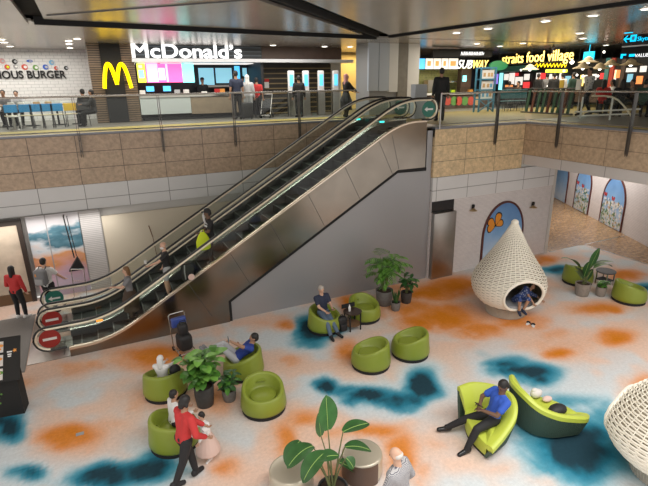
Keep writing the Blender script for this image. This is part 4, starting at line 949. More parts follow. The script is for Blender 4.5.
def person(label, loc, face, H=1.7, pel=None, lean=(0, 0), hands=None, feet=None, look=(0, 1, 0), poles=None, skin='skin_mid', hair='hair_black', hairlen=0, top='cl_grey', sleeve=1, leg='cl_black', legs_cover=2, shoe='cl_black', skirt=None, hood=None, mask=None, vox=.014, cat='person', group=None, bare=False, fat=1.0, cap=None, elbows=None, twist=0, apron=None, knees=None):
    t = thing('person', label, cat, loc, rad(face-90), group)
    pel = V(pel) if pel else V((0, 0, .53*H))
    sp_ = V((lean[0], lean[1], sqrt(max(.02, 1-lean[0]**2-lean[1]**2)))); Lt = .285*H; neck = pel+sp_*Lt
    sd = V((cos(twist), sin(twist), 0)); sd = (sd-sp_*sd.dot(sp_)).normalized(); fw = sp_.cross(sd); fw = fw if fw.y > -.99 else fw
    sh = {s: neck-sp_*.022*H+sd*s*.108*H for s in (-1, 1)}
    hp = {s: pel+V((1, 0, 0))*s*.052*H for s in (-1, 1)}
    hands = hands or [(-.17*H/1.0*.9, .03, .46*H), (.17*H*.9, .03, .46*H)]
    feet = feet or [(-.06*H, .02, .045*H), (.06*H, -.02, .045*H)]
    kp = knees or [(-.1, 1, .1), (.1, 1, .1)]; ep = elbows or [(-.6, -1, -.3), (.6, -1, -.3)]
    EL, WR, KN, AN = {}, {}, {}, {}
    for i, s in enumerate((-1, 1)):
        EL[s], WR[s] = ik(sh[s], hands[i], .165*H, .145*H, ep[i]); KN[s], AN[s] = ik(hp[s], feet[i], .245*H, .245*H, kp[i])
    k = H*fat
    lk = V(look).normalized(); hc = neck+sp_*.055*H+V((0, 0, .055*H))+lk*.012*H
    hx = lk.cross(V((0, 0, 1))); hx = hx.normalized() if hx.length > .05 else V((1, 0, 0)); hz = hx.cross(lk).normalized()
    HT = Matrix.Translation(hc) @ Matrix((hx, lk, hz)).transposed().to_4x4()
    b = MB()                                             # the body
    b.ball((0, 0, .012*H), (.044*H, .056*H, .058*H), n=16, k=12, T=HT); b.ball((0, .012*H, -.028*H), (.034*H, .040*H, .036*H), n=14, k=8, T=HT)
    b.cone(HT @ V((0, .050*H, .012*H)), HT @ V((0, .060*H, -.008*H)), .007*H, .010*H); 
    for s in (-1, 1): b.ball((s*.045*H, -.003*H, .0), (.008*H, .013*H, .018*H), n=8, k=6, T=HT)
    b.cone(neck-sp_*.02*H, hc-V((0, 0, .02*H)), .036*H, .033*H)
    def torso(mb, g, low=1.0):
        for s in (-1, 1):
            mb.cone(sh[s]-sd*s*.045*H-sp_*.03*H, pel+sd*s*.030*H+sp_*.10*H, (.052+g)*k, (.047+g)*k); mb.cone(pel+sd*s*.030*H+sp_*.10*H, pel+sd*s*.038*H, (.047+g)*k, (.054+g)*k)
            mb.cone(neck-sp_*.012*H, sh[s], (.030+g)*H, (.034+g)*H)
        mb.cone(neck-sp_*.07*H+fw*.008*H, pel+sp_*.06*H, (.056+g)*k, (.054+g)*k)
    torso(b, 0)
    for s in (-1, 1):
        b.cone(sh[s], EL[s], .033*H, .025*H); b.cone(EL[s], WR[s], .025*H, .017*H)
        b.cone(hp[s], KN[s], .052*k, .034*H); b.cone(KN[s], KN[s].lerp(AN[s], .4), .034*H, .031*H); b.cone(KN[s].lerp(AN[s], .35), AN[s], .031*H, .021*H)
    f = MB()
    toes = {}
    for i, s in enumerate((-1, 1)):
        # hand
        d = (WR[s]-EL[s]).normalized(); ax = V((s, 0, 0)); pn = d.cross(ax)
        if pn.length < .1: pn = d.cross(V((0, 0, 1)))
        pn.normalize(); w_ = pn.cross(d).normalized()*s
        w_ = -w_ if w_.dot(V((0, 1, .2))) < 0 else w_       # thumb side
        cp = WR[s]+d*.050*H
        for o_ in (-.6, .6): b.cone(WR[s]+w_*o_*.008*H, cp+w_*o_*.018*H, .0125*H, .0115*H)
        curl = -pn if (pn.dot(V((-s, .3, 0)))) < 0 else pn
        for fi, (off, ln) in enumerate(((-.021, .036), (-.007, .043), (.007, .046), (.020, .042))):
            r0 = cp+w_*off*H-d*.004*H; p1 = r0+(d+curl*.25).normalized()*ln*H*.5; p2 = p1+(d*.7+curl*.7).normalized()*ln*H*.33; p3 = p2+(d*.4+curl*.9).normalized()*ln*H*.25
            f.tube([r0-d*.01*H, r0, p1, p2, p3], [.0050*H, .0055*H, .0050*H, .0046*H, .0034*H], 6)
        r0 = WR[s]+d*.018*H+w_*.017*H; p1 = r0+(d*.7+w_*.7).normalized()*.026*H; p2 = p1+(d*.9+w_*.2+curl*.4).normalized()*.022*H
        f.tube([r0-w_*.006*H, r0, p1, p2], [.007*H, .0065*H, .0058*H, .004*H], 6)
        # foot direction follows the shin, flat when the foot is on the ground
        dn = (AN[s]-KN[s]).normalized(); td = V((s*.18, 1, 0)) if abs(dn.z) > .6 else V((dn.x*.3, dn.y*.3, 0))+V((0, .2, .9)); 
        if AN[s].z-0 < .12*H+0*1 and pel.z > 0 or abs(dn.z) > .6: td = V((s*.18, 1, -.12 if abs(dn.z) > .6 else 0))
        td.normalize(); toes[s] = (AN[s]-V((0, 0, .012*H)) - td*.03*H, AN[s]+td*.088*H-V((0, 0, .022*H)))
        b.cone(toes[s][0], toes[s][1], .024*H, .017*H)
    remesh(b, 'body', skin, t, vox, 3, f)
    # clothes
    c = MB(); torso(c, .008)
    for s in (-1, 1):
        e = EL[s] if sleeve else sh[s].lerp(EL[s], .55)
        c.cone(sh[s], sh[s].lerp(EL[s], 1 if sleeve else .6), .043*H, .036*H if sleeve else .040*H)
        if sleeve: c.cone(EL[s], EL[s].lerp(WR[s], .92), .036*H, .026*H)
    remesh(c, 'jacket' if sleeve else 'shirt', top, t, vox, 3)
    c = MB()
    for s in (-1, 1):
        c.cone(hp[s]+V((0, 0, .0)), KN[s] if legs_cover > 0 else hp[s].lerp(KN[s], .8), .061*k, .043*H)
        c.cone(pel+V((s*.03*H, 0, .01)), hp[s], .060*k, .061*k)
        if legs_cover > 1: c.cone(KN[s], KN[s].lerp(AN[s], .5), .042*H, .038*H); c.cone(KN[s].lerp(AN[s], .5), KN[s].lerp(AN[s], .95), .038*H, .031*H)
    if skirt:
        zt = pel.z
        c.loft([[pel+V((r*cos(q*pi/8), r*sin(q*pi/8), z)) for q in range(16)] for r, z in ((.07*H, .06*H), (.11*H, -.04*H), (.15*H, -.14*H), (skirt*H, -.27*H), (skirt*1.1*H, -.36*H))])
        remesh(c, 'skirt', leg, t, vox, 2)
    else: remesh(c, 'trousers', leg, t, vox, 3)
    for s in (-1, 1):
        c = MB(); c.cone(toes[s][0], toes[s][1], .031*H, .025*H); c.cone(toes[s][0]+V((0, 0, .01*H)), AN[s]+V((0, 0, .008*H)), .030*H, .029*H)
        zc = min(toes[s][0].z, toes[s][1].z)
        remesh(c, 'shoe', shoe, t, vox*.9, 2)
    # hair, hood, face
    c = MB()
    if hood:
        c.ball((0, -.010*H, .018*H), (.056*H, .062*H, .068*H), n=18, k=12, T=HT); c.cone(HT @ V((0, -.015*H, -.02*H)), neck-V((0, 0, .02*H)), .050*H, .062*H); remesh(c, 'hood', hood, t, vox*.9, 2)
    elif hair:
        if not bare: c.ball((0, -.010*H, .026*H), (.050*H, .057*H, .054*H), n=18, k=12, T=HT)
        c.ball((0, -.022*H, .0), (.048*H, .045*H, .046*H) if not bare else (.047*H, .038*H, .028*H), n=16, k=10, T=HT)
        if hairlen: c.cone(HT @ V((0, -.03*H, -.01*H)), HT @ V((0, -.045*H, -.01*H))-V((0, 0, hairlen*H)), .042*H, .03*H); 
        if hairlen:
            for s in (-1, 1): c.cone(HT @ V((s*.036*H, -.005*H, 0)), HT @ V((s*.045*H, -.015*H, -.0))-V((0, 0, hairlen*.8*H)), .02*H, .016*H)
        remesh(c, 'hair', hair, t, vox*.8, 1)
    if cap:
        c = MB(); c.lathe([(.053*H, .030*H), (.055*H, .045*H), (.046*H, .078*H), (.02*H, .090*H)], 18); c.box(-.04*H, .04*H, .03*H, .10*H, .030*H, .036*H)
        for i, v in enumerate(c.v): c.v[i] = tuple(HT @ V(v))
        c.build('cap', cap, t, smooth=True)
    for s in (-1, 1): c = MB(); c.ball((s*.018*H, .0525*H, .016*H), (.0065*H, .004*H, .004*H), n=8, k=6, T=HT); c.build('eye', 'eye_dark', t, smooth=True)
    if mask: c = MB(); c.ball((0, .026*H, -.024*H), (.038*H, .038*H, .030*H), n=14, k=8, T=HT); c.build('face_mask', mask, t, smooth=True)
    else: c = MB(); c.ball((0, .0490*H, -.024*H), (.014*H, .0055*H, .0035*H), n=8, k=6, T=HT); c.build('mouth', 'lips', t, smooth=True)
    t['n'] = 0; del t['n']
    M = Matrix.Translation(V(loc)) @ Matrix.Rotation(rad(face-90), 4, 'Z')
    return t, {'M': M, 'WR': {s: M @ WR[s] for s in WR}, 'neck': M @ neck, 'pel': M @ pel, 'head': M @ hc}
def loc_of(t_loc, face, w):       # world point -> the local frame of a person
    return (Matrix.Translation(V(t_loc)) @ Matrix.Rotation(rad(face-90), 4, 'Z')).inverted() @ V(w)

# walking woman in red, child in the pink skirt, seated one behind
L0 = (.69, 6.90, 0); F0 = 25
fl, fr_ = loc_of(L0, F0, (.84, 6.98, .07)), loc_of(L0, F0, (.46, 6.82, .09))
person('woman in a red jacket and black trousers walking past the lower left tub chair', L0, F0, 1.64, lean=(.0, .16), feet=[fl, fr_], hands=[loc_of(L0, F0, (1.05, 6.98, .95)), loc_of(L0, F0, (1.02, 6.74, .90))], look=(0, 1, -.45), skin='skin_mid', top='cl_red', vox=.012, hairlen=.03)
person('child in a white top and pale pink skirt in front of the woman in red', (1.12, 7.28, 0), 205, 1.02, lean=(0, .15), look=(0, 1, -.3), top='cl_white', leg='cl_pink', skirt=.20, shoe='cl_white', sleeve=1, skin='skin_light', hands=[(-.10, .24, .54), (.10, .24, .54)], hairlen=.02, vox=.012)
a = MB(); a.box(-.06, .06, -.04, .04, 0, .012); o = a.build('paper_packet', 'white', loc=(1.06, 6.92, .90)); o.rotation_euler = (.3, .2, .5); tag(o, 'small white packet in the hands of the woman in red', 'packet')
cD = TC[3]
person('person in white seated in the tub chair, mostly hidden by the woman in red', (cD[0]+.04, cD[1]+.02, 0), 15, 1.36, pel=(0, -.02, .46), lean=(0, .10), feet=[(-.1, .40, .07), (.12, .38, .07)], hands=[(-.12, .30, .56), (.12, .30, .56)], top='cl_white', leg='cl_black', shoe='cl_white', skin='skin_mid')
cA = TC[0]
person('person in a white hooded jacket seated in the left tub chair, seen from behind', (cA[0], cA[1], 0), 62, 1.24, pel=(0, -.06, .38), lean=(0, -.10), feet=[(-.1, .42, .07), (.12, .44, .07)], hands=[(-.06, .26, .60), (.14, .27, .58)], look=(.3, 1, -.4), top='cl_white', hood='cl_white', leg='cl_black', skin='skin_light')
p = V((cA[0]+.28, cA[1]-.02, .52)); a = MB(); a.ball((0, 0, .14), (.12, .10, .14), n=12, k=8); tag(a.build('handbag', 'bag_black', smooth=True, loc=(cA[0]+.22, cA[1]-.16, .44)), 'black handbag tucked in the left tub chair beside the hooded person', 'bag')
# lounging across the second chair
cB = TC[1]; LB = (cB[0], cB[1], 0); FB = 162
person('person in a blue shirt lounging in a tub chair, phone held up', LB, FB, 1.68, pel=(0, .16, .42), lean=(.05, -.80), feet=[(-.02, .84, .66), (.14, .80, .60)], hands=[(-.16, .20, .90), (.12, .05, .64)], look=(0, 1, .05), top='cl_deepblue', sleeve=0, leg='cl_lightgrey', shoe='cl_grey', skin='skin_mid', knees=[(0, .4, 1), (0, .4, 1)])
mat('phone_screen', (.1, .5, .7), .2, emit=(.12, .55, .75), es=1.2)
M_ = Matrix.Translation(LB) @ Matrix.Rotation(rad(FB-90), 4, 'Z')
t = thing('smartphone', 'smartphone with a light blue screen held by the lounging person', 'phone', M_ @ V((-.15, .28, .96)), rad(FB-90)+.2)
a = MB(); a.rbox(-.04, .04, -.005, .005, -.075, .075, .004); a.build('phone_body', 'black', t); a = MB(); a.box(-.036, .036, -.0065, -.0055, -.068, .068); a.build('screen', 'phone_screen', t)
# man in navy by the wall
c5 = TC[4]; L5 = (c5[0]-.02, c5[1]-.02, 0); F5 = -82
person('bald-browed man in a navy shirt and jeans seated in a tub chair against the wall', L5, F5, 1.60, pel=(0, -.06, .50), lean=(0, -.16), feet=[(-.02, .62, .14), (.16, .55, .075)], hands=[(-.10, .24, .68), (.12, .26, .66)], look=(0, 1, -.35), top='cl_navy', sleeve=0, leg='cl_jeans', shoe='cl_black', skin='skin_light', hair='hair_grey', knees=[(.5, 1, .8), (.1, 1, .8)])
M5 = Matrix.Translation(L5) @ Matrix.Rotation(rad(F5-90), 4, 'Z')
a = MB(); a.rbox(-.10, .10, -.07, .07, 0, .012, .004); o = a.build('tablet_computer', 'black', loc=M5 @ V((.02, .34, .70))); o.rotation_euler = (.5, 0, rad(F5-90)); tag(o, 'black tablet held by the man in the navy shirt', 'tablet')
# man in the blue polo on the sofa
L6 = (5.88, 5.42, 0); F6 = 168
person('man in a blue polo shirt and black trousers seated on the lime sofa', L6, F6, 1.72, pel=(0, -.02, .50), lean=(-.08, -.26), feet=[loc_of(L6, F6, (5.27, 5.33, .075)), loc_of(L6, F6, (5.28, 5.96, .075))], hands=[(-.06, .22, .72), (.07, .20, .78)], look=(-.1, 1, -.65), top='cl_blue', sleeve=0, leg='cl_black', shoe='black_gloss', skin='skin_dark', vox=.012, knees=[(-.2, .6, 1), (.3, .6, 1)], elbows=[(-1, -.6, -.2), (1, -.6, -.2)])
M6 = Matrix.Translation(L6) @ Matrix.Rotation(rad(F6-90), 4, 'Z')
a = MB(); a.rbox(-.04, .04, -.08, .08, 0, .012, .004); o = a.build('smartphone', 'black_gloss', loc=M6 @ V((0, .27, .80))); o.rotation_euler = (.6, 0, rad(F6-90)); tag(o, 'dark phone in the hands of the man in the blue polo', 'phone')
# elderly man at the bottom edge
person('grey-haired man in a small-checked shirt walking at the bottom edge', (3.18, 4.38, 0), 118, 1.64, lean=(0, .10), look=(0, 1, -.5), top='cl_check', leg='cl_grey', skin='skin_light', hair='hair_white', sleeve=1, hands=[(-.22, .30, .92), (.24, .10, .86)], vox=.012, fat=1.25, bare=True)
# curled up in the nest
LN = (NC[0]+.10, NC[1]-.42, 0); FN = -110
person('dark-haired person in a blue patterned shirt curled up inside the wicker nest', LN, FN, 1.45, pel=(.14, .04, .56), lean=(-.72, .12), feet=[(.10, .34, .36), (.22, .36, .34)], hands=[(-.44, .26, .60), (-.16, .34, .58)], look=(-.2, .9, .1), top='cl_floral', sleeve=0, leg='cl_floral', shoe='cl_navy', skin='skin_mid', legs_cover=1, hairlen=.02, knees=[(-.3, 1, .6), (.1, 1, .6)])
# left side: woman in red top, man with a grey backpack
person('woman in a red top and black trousers standing by the marble panel at left', (-2.47, 15.30, 0), 60, 1.62, top='cl_red', leg='cl_black', shoe='cl_white', skin='skin_light', hairlen=.10, lean=(0, .02), feet=[(-.10, .02, .07), (.12, .05, .07)], hands=[(-.16, .22, .95), (.22, .12, .80)])
LM = (-1.66, 15.30, 0); FM = 62
person('man in a white shirt with a grey backpack near the foot of the escalators', LM, FM, 1.72, top='cl_white', sleeve=0, leg='cl_black', skin='skin_light', hands=[(-.24, .10, .80), (.30, .36, .95)])
t = thing('backpack', 'grey backpack worn by the man in the white shirt', 'bag', (Matrix.Translation(LM) @ Matrix.Rotation(rad(FM-90), 4, 'Z')) @ V((0, -.20, .98)), rad(FM-90))
a = MB(); a.rbox(-.17, .17, -.12, .08, 0, .46, .07); a.build('bag_body', 'cl_grey', t, smooth=True); a = MB(); a.rbox(-.12, .12, -.17, -.11, .03, .22, .03); a.build('front_pocket', 'grey', t, smooth=True)
a = MB(); a.box(-.10, -.06, -.128, -.121, .28, .36); a.build('side_flash', 'orange_lamp' if 0 else 'food_orange', t)
for s in (-.1, .1): a = MB(); a.tube([(s, .07, .44), (s, .14, .50), (s, .30, .44), (s, .31, .25), (s, .1, .06)], .02, 6, flat=(1, .4)); a.build('strap', 'dark_grey', t, smooth=True)
t = thing('luggage_cart', 'low silver luggage cart pushed by the man with the grey backpack', 'trolley', (-1.05, 15.62, 0), rad(-28))
a = MB()
for s in (-.2, .2): a.tube([(s, -.3, .1), (s, .3, .1), (s, .36, .5), (s, .40, 1.0)], .013, 8)
a.tube([(-.2, .40, 1.0), (.2, .40, 1.0)], .015, 8); a.tube([(-.2, -.3, .1), (.2, -.3, .1)], .013, 8); a.tube([(-.2, .37, .62), (.2, .37, .62)], .01, 8); a.build('frame', 'steel_light', t, smooth=True)
for s, y_ in ((-.2, -.26), (.2, -.26), (0, .3)): a = MB(); a.lathe([(.055, -.02), (.06, 0), (.055, .02)], 12); o = a.build('wheel', 'black', t); o.rotation_euler = (0, pi/2, 0); o.location = (s, y_, .062)
# riders
def stepz(X):
    i = math.floor((X+.11)/.4); Xs = -.13+.4*i+.02; return max(0.0, min(5.0, cz(Xs+.2)-.22))+.012
def rider(label, X, H, Y=12.88, **k):
    z = stepz(X); return person(label, (X, Y, z), k.pop('face', 180), H, feet=k.pop('feet', [(-.10, .04, .072), (.10, -.04, .072)]), **k), z
rider('bald man in a black T-shirt and grey shorts riding down the escalator with a cup', 1.42, 1.56, bare=True, top='cl_black', sleeve=0, leg='cl_lightgrey', legs_cover=0, skin='skin_light', hair='hair_grey', look=(-.2, 1, -.1), hands=[(-.18, .42, 1.02), (.26, .06, .80)], mask='cl_white')
a = MB(); a.lathe([(.028, 0), (.04, .10)], 14); tag(a.build('paper_cup', 'white', loc=(.92, 13.03, stepz(1.42)+.97), smooth=True), 'white paper cup held by the bald rider', 'cup')
rider('worker in a dark shirt with white reflective sash riding down, highest on the escalator', 2.66, 1.60, top='cl_black', sleeve=0, leg='cl_black', skin='skin_dark', cap='cl_black', shoe='cl_grey', look=(.3, 1, -.1), hands=[(-.08, .28, .98), (.24, .20, .86)])
z_ = stepz(2.72)
t = thing('safety_sash', 'white reflective sash across the chest of the escalator worker', 'sash', (2.72, 12.88, z_))
a = MB(); a.tube([(-.07, .19, 1.36), (-.19, .05, 1.18), (-.19, -.10, 1.02), (-.06, -.205, .95)], .03, 8, flat=(1, .35)); a.build('diagonal_band', 'white_gloss', t, smooth=True); a = MB(); a.tube([(-.15, -.14, .92), (-.19, -.02, .92), (-.15, .12, .92)], .028, 8, flat=(.35, 1)); a.build('waist_band', 'white_gloss', t, smooth=True)
t = thing('shopping_bag', 'bright yellow bag hanging from the hand of the escalator worker', 'bag', (2.42, 12.70, z_+.30))
a = MB(); a.loft([[(.19*cos(q*pi/8)*s, .07*sin(q*pi/8)*s, z) for q in range(16)] for s, z in ((.7, 0), (1.0, .04), (1.0, .25), (.6, .42), (.25, .5))]); a.build('bag_body', 'cl_yellow', t, smooth=True); a = MB(); a.tube([(-.05, 0, .48), (-.03, 0, .56), (.03, 0, .56), (.05, 0, .48)], .008, 6); a.build('handle', 'cl_yellow', t)
rider('woman with light brown hair in a grey top riding down, lowest on the escalator', .42, 1.5, top='cl_grey', sleeve=0, leg='cl_brown', skin='skin_light', hair='hair_brown', hairlen=.08, look=(-.3, 1, -.1), hands=[(-.10, .36, 1.02), (.22, .05, .72)], skirt=.13)
z_ = stepz(1.9)
t = thing('backpack', 'black backpack with a round beige patch on the escalator steps behind the near glass', 'bag', (1.93, 12.62, z_))
a = MB(); a.rbox(-.18, .18, -.14, .14, 0, .52, .08); a.build('bag_body', 'bag_black', t, smooth=True); a = MB(); a.lathe([(.085, -.148), (.085, -.138)], 20); o = a.build('patch', 'cl_pink', t); o.rotation_euler = (-pi/2, 0, 0); o.location = (0, -.29, .24); a = MB(); a.tube([(-.1, -.12, .48), (-.12, -.17, .3), (-.1, -.13, .08)], .018, 6); a.build('strap', 'grey', t)
#@@UP
def up(label, x, y, Y, H, face, **k):
    p = pY(x, y, Y); return person(label, (p.x, p.y, ZU+.005), face, H, vox=k.pop('vox', .022), **k)
up('man in a navy shirt standing at the burger counter with his back turned', 237, 95, 20.0, 1.88, 95, top='cl_navy', leg='cl_black', sleeve=0, skin='skin_mid')
up('woman in a cream headscarf and coat beside the man in navy at the counter', 248, 95, 20.3, 1.72, 80, top='cl_lightgrey', hood='cl_white', leg='cl_lightgrey', skin='skin_mid')
up('person in a red shirt standing behind the pushchair at the counter', 257, 95, 20.5, 1.62, 60, top='cl_red', leg='cl_black', sleeve=0, skin='skin_mid')
up('person in black using the second order kiosk', 299, 95, 19.6, 1.66, 80, top='cl_black', leg='cl_black', skin='skin_mid')
up('woman in a pink headscarf and black dress beside the railing', 346, 95, 18.2, 1.68, 0, top='cl_black', hood='cl_rose', leg='cl_black', skirt=.14, skin='skin_light', hands=[(-.1, .4, 1.0), (.15, .4, 1.0)])
up('man in black seen from behind at the top of the escalators', 441, 90, 14.3, 1.78, 62, top='cl_black', leg='cl_black', skin='skin_mid', vox=.018, fat=1.15)
up('walker in a grey patterned shirt and black trousers on the right gallery', 588, 90, 12.75, 1.72, 165, top='cl_greypattern', leg='cl_black', skin='skin_mid', vox=.018, feet=[(-.08, .32, .08), (.08, -.28, .1)], hands=[(-.2, .25, .9), (.2, -.15, .85)])
def sitter(label, x, Y, face, **k):
    p = pY(x, 90, Y); return person(label, (p.x, p.y, ZU), face, k.pop('H', 1.68), pel=(0, 0, .52), feet=[(-.1, .42, .07), (.1, .42, .07)], hands=k.pop('hands', [(-.12, .35, .76), (.12, .35, .76)]), vox=.024, **k)
# ================================================================ UPPER LEVEL
def em(name, c, s=1.0): return mat(name, tuple(min(1, x) for x in c), .4, emit=c, es=s)
em('lamp_white', (1, .95, .86), 4); em('sign_white', (1, 1, 1), 1.1); em('sign_yellow', (1, .68, .0), 2.0); em('sign_warm', (1, .70, .16), 2.1); em('screen_pink', (.95, .12, .38), 1.5); em('screen_palepink', (.95, .5, .75), 1.4); em('screen_yellow', (.80, .85, .08), 1.5); em('screen_cyan', (.28, .85, .88), 1.4)
em('screen_blue', (.08, .42, .75), 1.5); em('kitchen_glow', (.25, .55, .68), .9); em('menu_white', (.90, .84, .76), .95); em('menu_orange', (.85, .28, .08), 1.2); em('sign_cyan', (.0, .6, .95), 1.2); em('green_glow', (.02, .20, .08), .35); em('red_glow', (.75, .05, .05), 1.1); em('violet_glow', (.3, .2, .7), 1.2)
tiles('wood_slats', (.22, .15, .10), (.17, .115, .075), (.04, .03, .02), 12, .085, 'xz', .02, .5, 0, 0, 6, .4); tiles('louvre_gold', (.025, .02, .015), (.02, .015, .012), (.26, .19, .09), 12, .22, 'xz', .03, .5, 0, 0, 3, .2); tiles('louvre_dark', (.02, .025, .03), (.02, .025, .03), (.09, .11, .13), 12, .16, 'xz', .02, .4, 0, 0, 3, .2)
mat('walnut', (.085, .05, .035), .45, noise_s=4, noise_a=.2); mat('counter_wood', (.26, .20, .14), .5, noise_s=5, noise_a=.15); mat('counter_white', (.50, .54, .54), .4); mat('silver_strip', (.75, .76, .78), .3, .5)
mat('chair_blue', (.03, .28, .62), .4); mat('chair_yellow', (.75, .50, .05), .4); mat('seat_cream', (.65, .58, .38), .5)
FY = 21.5
def fx(px, Y=FY, py=90): return pY(px, py, Y).x
def fz(py, Y=FY, px=190): return pY(px, py, Y).z
def pbox(name, mname, x0, x1, ya, yb, Y, d, parent=None, cxy=None, T=.0):
    """box whose front stands in the plane Y and spans these photo columns and rows"""
    xm, ym = (x0+x1)/2, (ya+yb)/2
    a = MB(); a.box(pY(x0, ym, Y).x, pY(x1, ym, Y).x, Y, Y+d, pY(xm, yb, Y).z, pY(xm, ya, Y).z)
    return a.build(name, mname, parent)
# burger counter building
t = thing('slatted_pillar', 'timber slatted pillar with a black centre strip carrying the big yellow arches', 'pillar', (0, 0, 0))
a = MB(); a.box(fx(93), fx(137.6), FY-.1, FY+.9, ZU, ZC-.01); a.build('timber_cladding', 'wood_slats', t)
a = MB(); a.box(fx(105), fx(125), FY-.2, FY-.08, ZU+.01, ZC-.01); a.build('centre_strip', 'black', t)
def parab(x0, x1, zb, zt, n=18): return [((x0+x1)/2+(x1-x0)/2*u, 0, zb+(zt-zb)*(1-abs(u)**2.15)) for u in [-1+2*i/n for i in range(n+1)]]
Ya = FY-.35; mx0, mx1, mxc = pY(104.5, 87, Ya).x, pY(131.5, 88, Ya).x, pY(117.6, 88, Ya).x; zb, zt = pY(104, 88.5, Ya).z, pY(112, 64, Ya).z
t = thing('arches_sign', 'glowing yellow double-arch sign on the slatted pillar', 'sign', (mxc, Ya, zb), 0)
for s, x0, x1 in ((0, mx0, mxc+.01), (1, mxc-.01, mx1)):
    pts = parab(x0-mxc, x1-mxc, 0, zt-zb); a = MB()
    if s == 0: pts = pts[:-3]+[(pts[-1][0], 0, (zt-zb)*.16)]
    else: pts = [(pts[0][0], 0, (zt-zb)*.16)]+pts[3:]
    a.tube(pts, .072, 4, flat=(1.0, .95)); a.build('arch', 'sign_yellow', t)
a = MB(); a.box(-.4, .4, .12, .21, .2, .26); a.build('bracket', 'black', t)
shop = thing('burger_counter_front', 'burger shop front with a black fascia, silver ledge and dark back wall', 'shop front', (0, 0, 0))
a = MB(); a.box(fx(136), fx(263), FY-.05, FY+.3, fz(58.5), ZC-.01); a.build('fascia', 'louvre_dark', shop)
a = MB(); a.box(fx(263)+.01, fx(341), FY-.05, FY+.3, fz(59), ZC-.01); a.build('timber_fascia', 'walnut', shop)
a = MB(); a.box(fx(135), fx(350), FY-.35, FY+.3, fz(62.5), fz(59)-.0); a.build('silver_ledge', 'silver_strip', shop)
a = MB(); a.box(fx(139), fx(262), FY+2.0, FY+2.15, ZU+.01, fz(62.5)); a.build('back_wall', 'black_wall', shop)
a = MB(); a.box(fx(262), fx(262)+.12, FY, FY+2.0, ZU+.01, fz(62.5)); a.build('side_wall', 'black_wall', shop)
for i, (x0, x1, y0, y1, m) in enumerate(((199, 214, 68, 85, 'kitchen_glow'), (216, 232, 68, 83, 'kitchen_glow'), (235, 240, 66, 84, 'screen_blue'), (243, 247, 68, 82, 'kitchen_glow'), (252, 256, 68, 74, 'menu_orange'))):
    pbox('lit_opening', m, x0, x1, y0, y1, FY+1.9, .05, shop)
pbox('kitchen_shelf', 'steel', 197, 248, 85, 87, FY+1.5, .3, shop)
sg = text('McDonald\u2019s', 'lettering_sign', 'sign_white', 1.0, (fx(136.5, FY-.18), FY-.12, fz(58.3, FY-.1)), (pi/2, 0, 0), extrude=.04, fit=fx(244.5, FY-.18)-fx(136.5, FY-.18), bold=.018)
zs = [v.co.y for v in sg.data.vertices]; k_ = (fz(44.5)-fz(58.8))/(max(zs)-min(zs))
for v in sg.data.vertices: v.co.y = (v.co.y-min(zs))*k_
tag(sg, 'large white illuminated shop name above the burger counter', 'sign')
ct = thing('service_counter', 'long burger service counter, pale panels left and wood panels right', 'counter', (0, 0, 0))
pbox('worktop', 'steel_light', 140, 258, 94, 96.5, FY-.15, .8, ct); pbox('front_panel', 'counter_white', 140.5, 191, 96.5, 114, FY-.1, .6, ct); pbox('wood_panel', 'counter_wood', 191.2, 246, 96.5, 113, FY-.1, .6, ct)
a = MB(); a.box(fx(140.6), fx(246), FY, FY+.4, ZU, ZU+.16); a.build('plinth', 'black', ct)
for i, (x0, x1, m, lb) in enumerate(((137.5, 145.5, 'screen_yellow', 'yellow menu screen, first above the burger counter'), (146, 182, 'screen_pink', 'wide pink menu screen showing a drink cup'), (182.5, 194, 'screen_cyan', 'pale cyan menu screen right of the pink one'))):
    t = thing('menu_screen', lb, 'screen', (0, 0, 0), 0, 'menu screens above the burger counter')
    pbox('screen_face', m, x0, x1, 63.5, 82.5, FY+.55, .06, t)
    a = MB(); a.box(fx((x0+x1)/2)-.05, fx((x0+x1)/2)+.05, FY+.56, FY+.7, fz(64), fz(58.6)-.15); a.build('hanger', 'black', t)
    if i == 1:
        pbox('cup_picture', 'sign_white', 159, 165, 68, 80, FY+.54, .01, t); pbox('light_band', 'screen_palepink', 147, 158, 64, 82, FY+.54, .01, t); pbox('light_band', 'screen_palepink', 166, 168, 64, 82, FY+.54, .01, t)
    if i == 0: pbox('drawn_panel', 'screen_cyan', 139, 144, 70, 78, FY+.54, .01, t); pbox('drawn_panel', 'menu_white', 138.5, 142, 65, 68, FY+.54, .01, t)
for i, x in enumerate((151, 168)):
    t = thing('till', 'point-of-sale till with a lit screen on the burger counter, '+('left' if i == 0 else 'right')+' one', 'till', (fx(x), FY+.25, fz(94, FY)), 0, 'tills on the burger counter')
    a = MB(); a.box(-.03, .03, -.03, .03, 0, .15); a.build('stand', 'black', t); a = MB(); a.box(-.18, .18, -.03, .0, .1, .36); a.build('casing', 'black', t); a = MB(); a.box(-.15, .15, -.035, -.031, .13, .33); a.build('screen', 'screen_blue', t)
for i, (x, m, lb) in enumerate(((142, 'white', 'white cup stack at the left end of the burger counter'), (177, 'cl_lightgrey', 'grey box on the burger counter right of the tills'), (186, 'white', 'folded paper trays on the burger counter'), (204, 'white', 'white paper packets on the burger counter under the kitchen opening'), (217, 'cl_red', 'red carton beside the customer at the counter'), (222, 'food_orange', 'orange carton in front of the customer in navy'))):
    a = MB(); a.rbox(-.11, .11, -.08, .08, 0, .18 if i != 3 else .09, .02); tag(a.build('carton', m, loc=(fx(x), FY+.0, fz(94, FY)+.005)), lb, 'carton', 'packets on the burger counter')
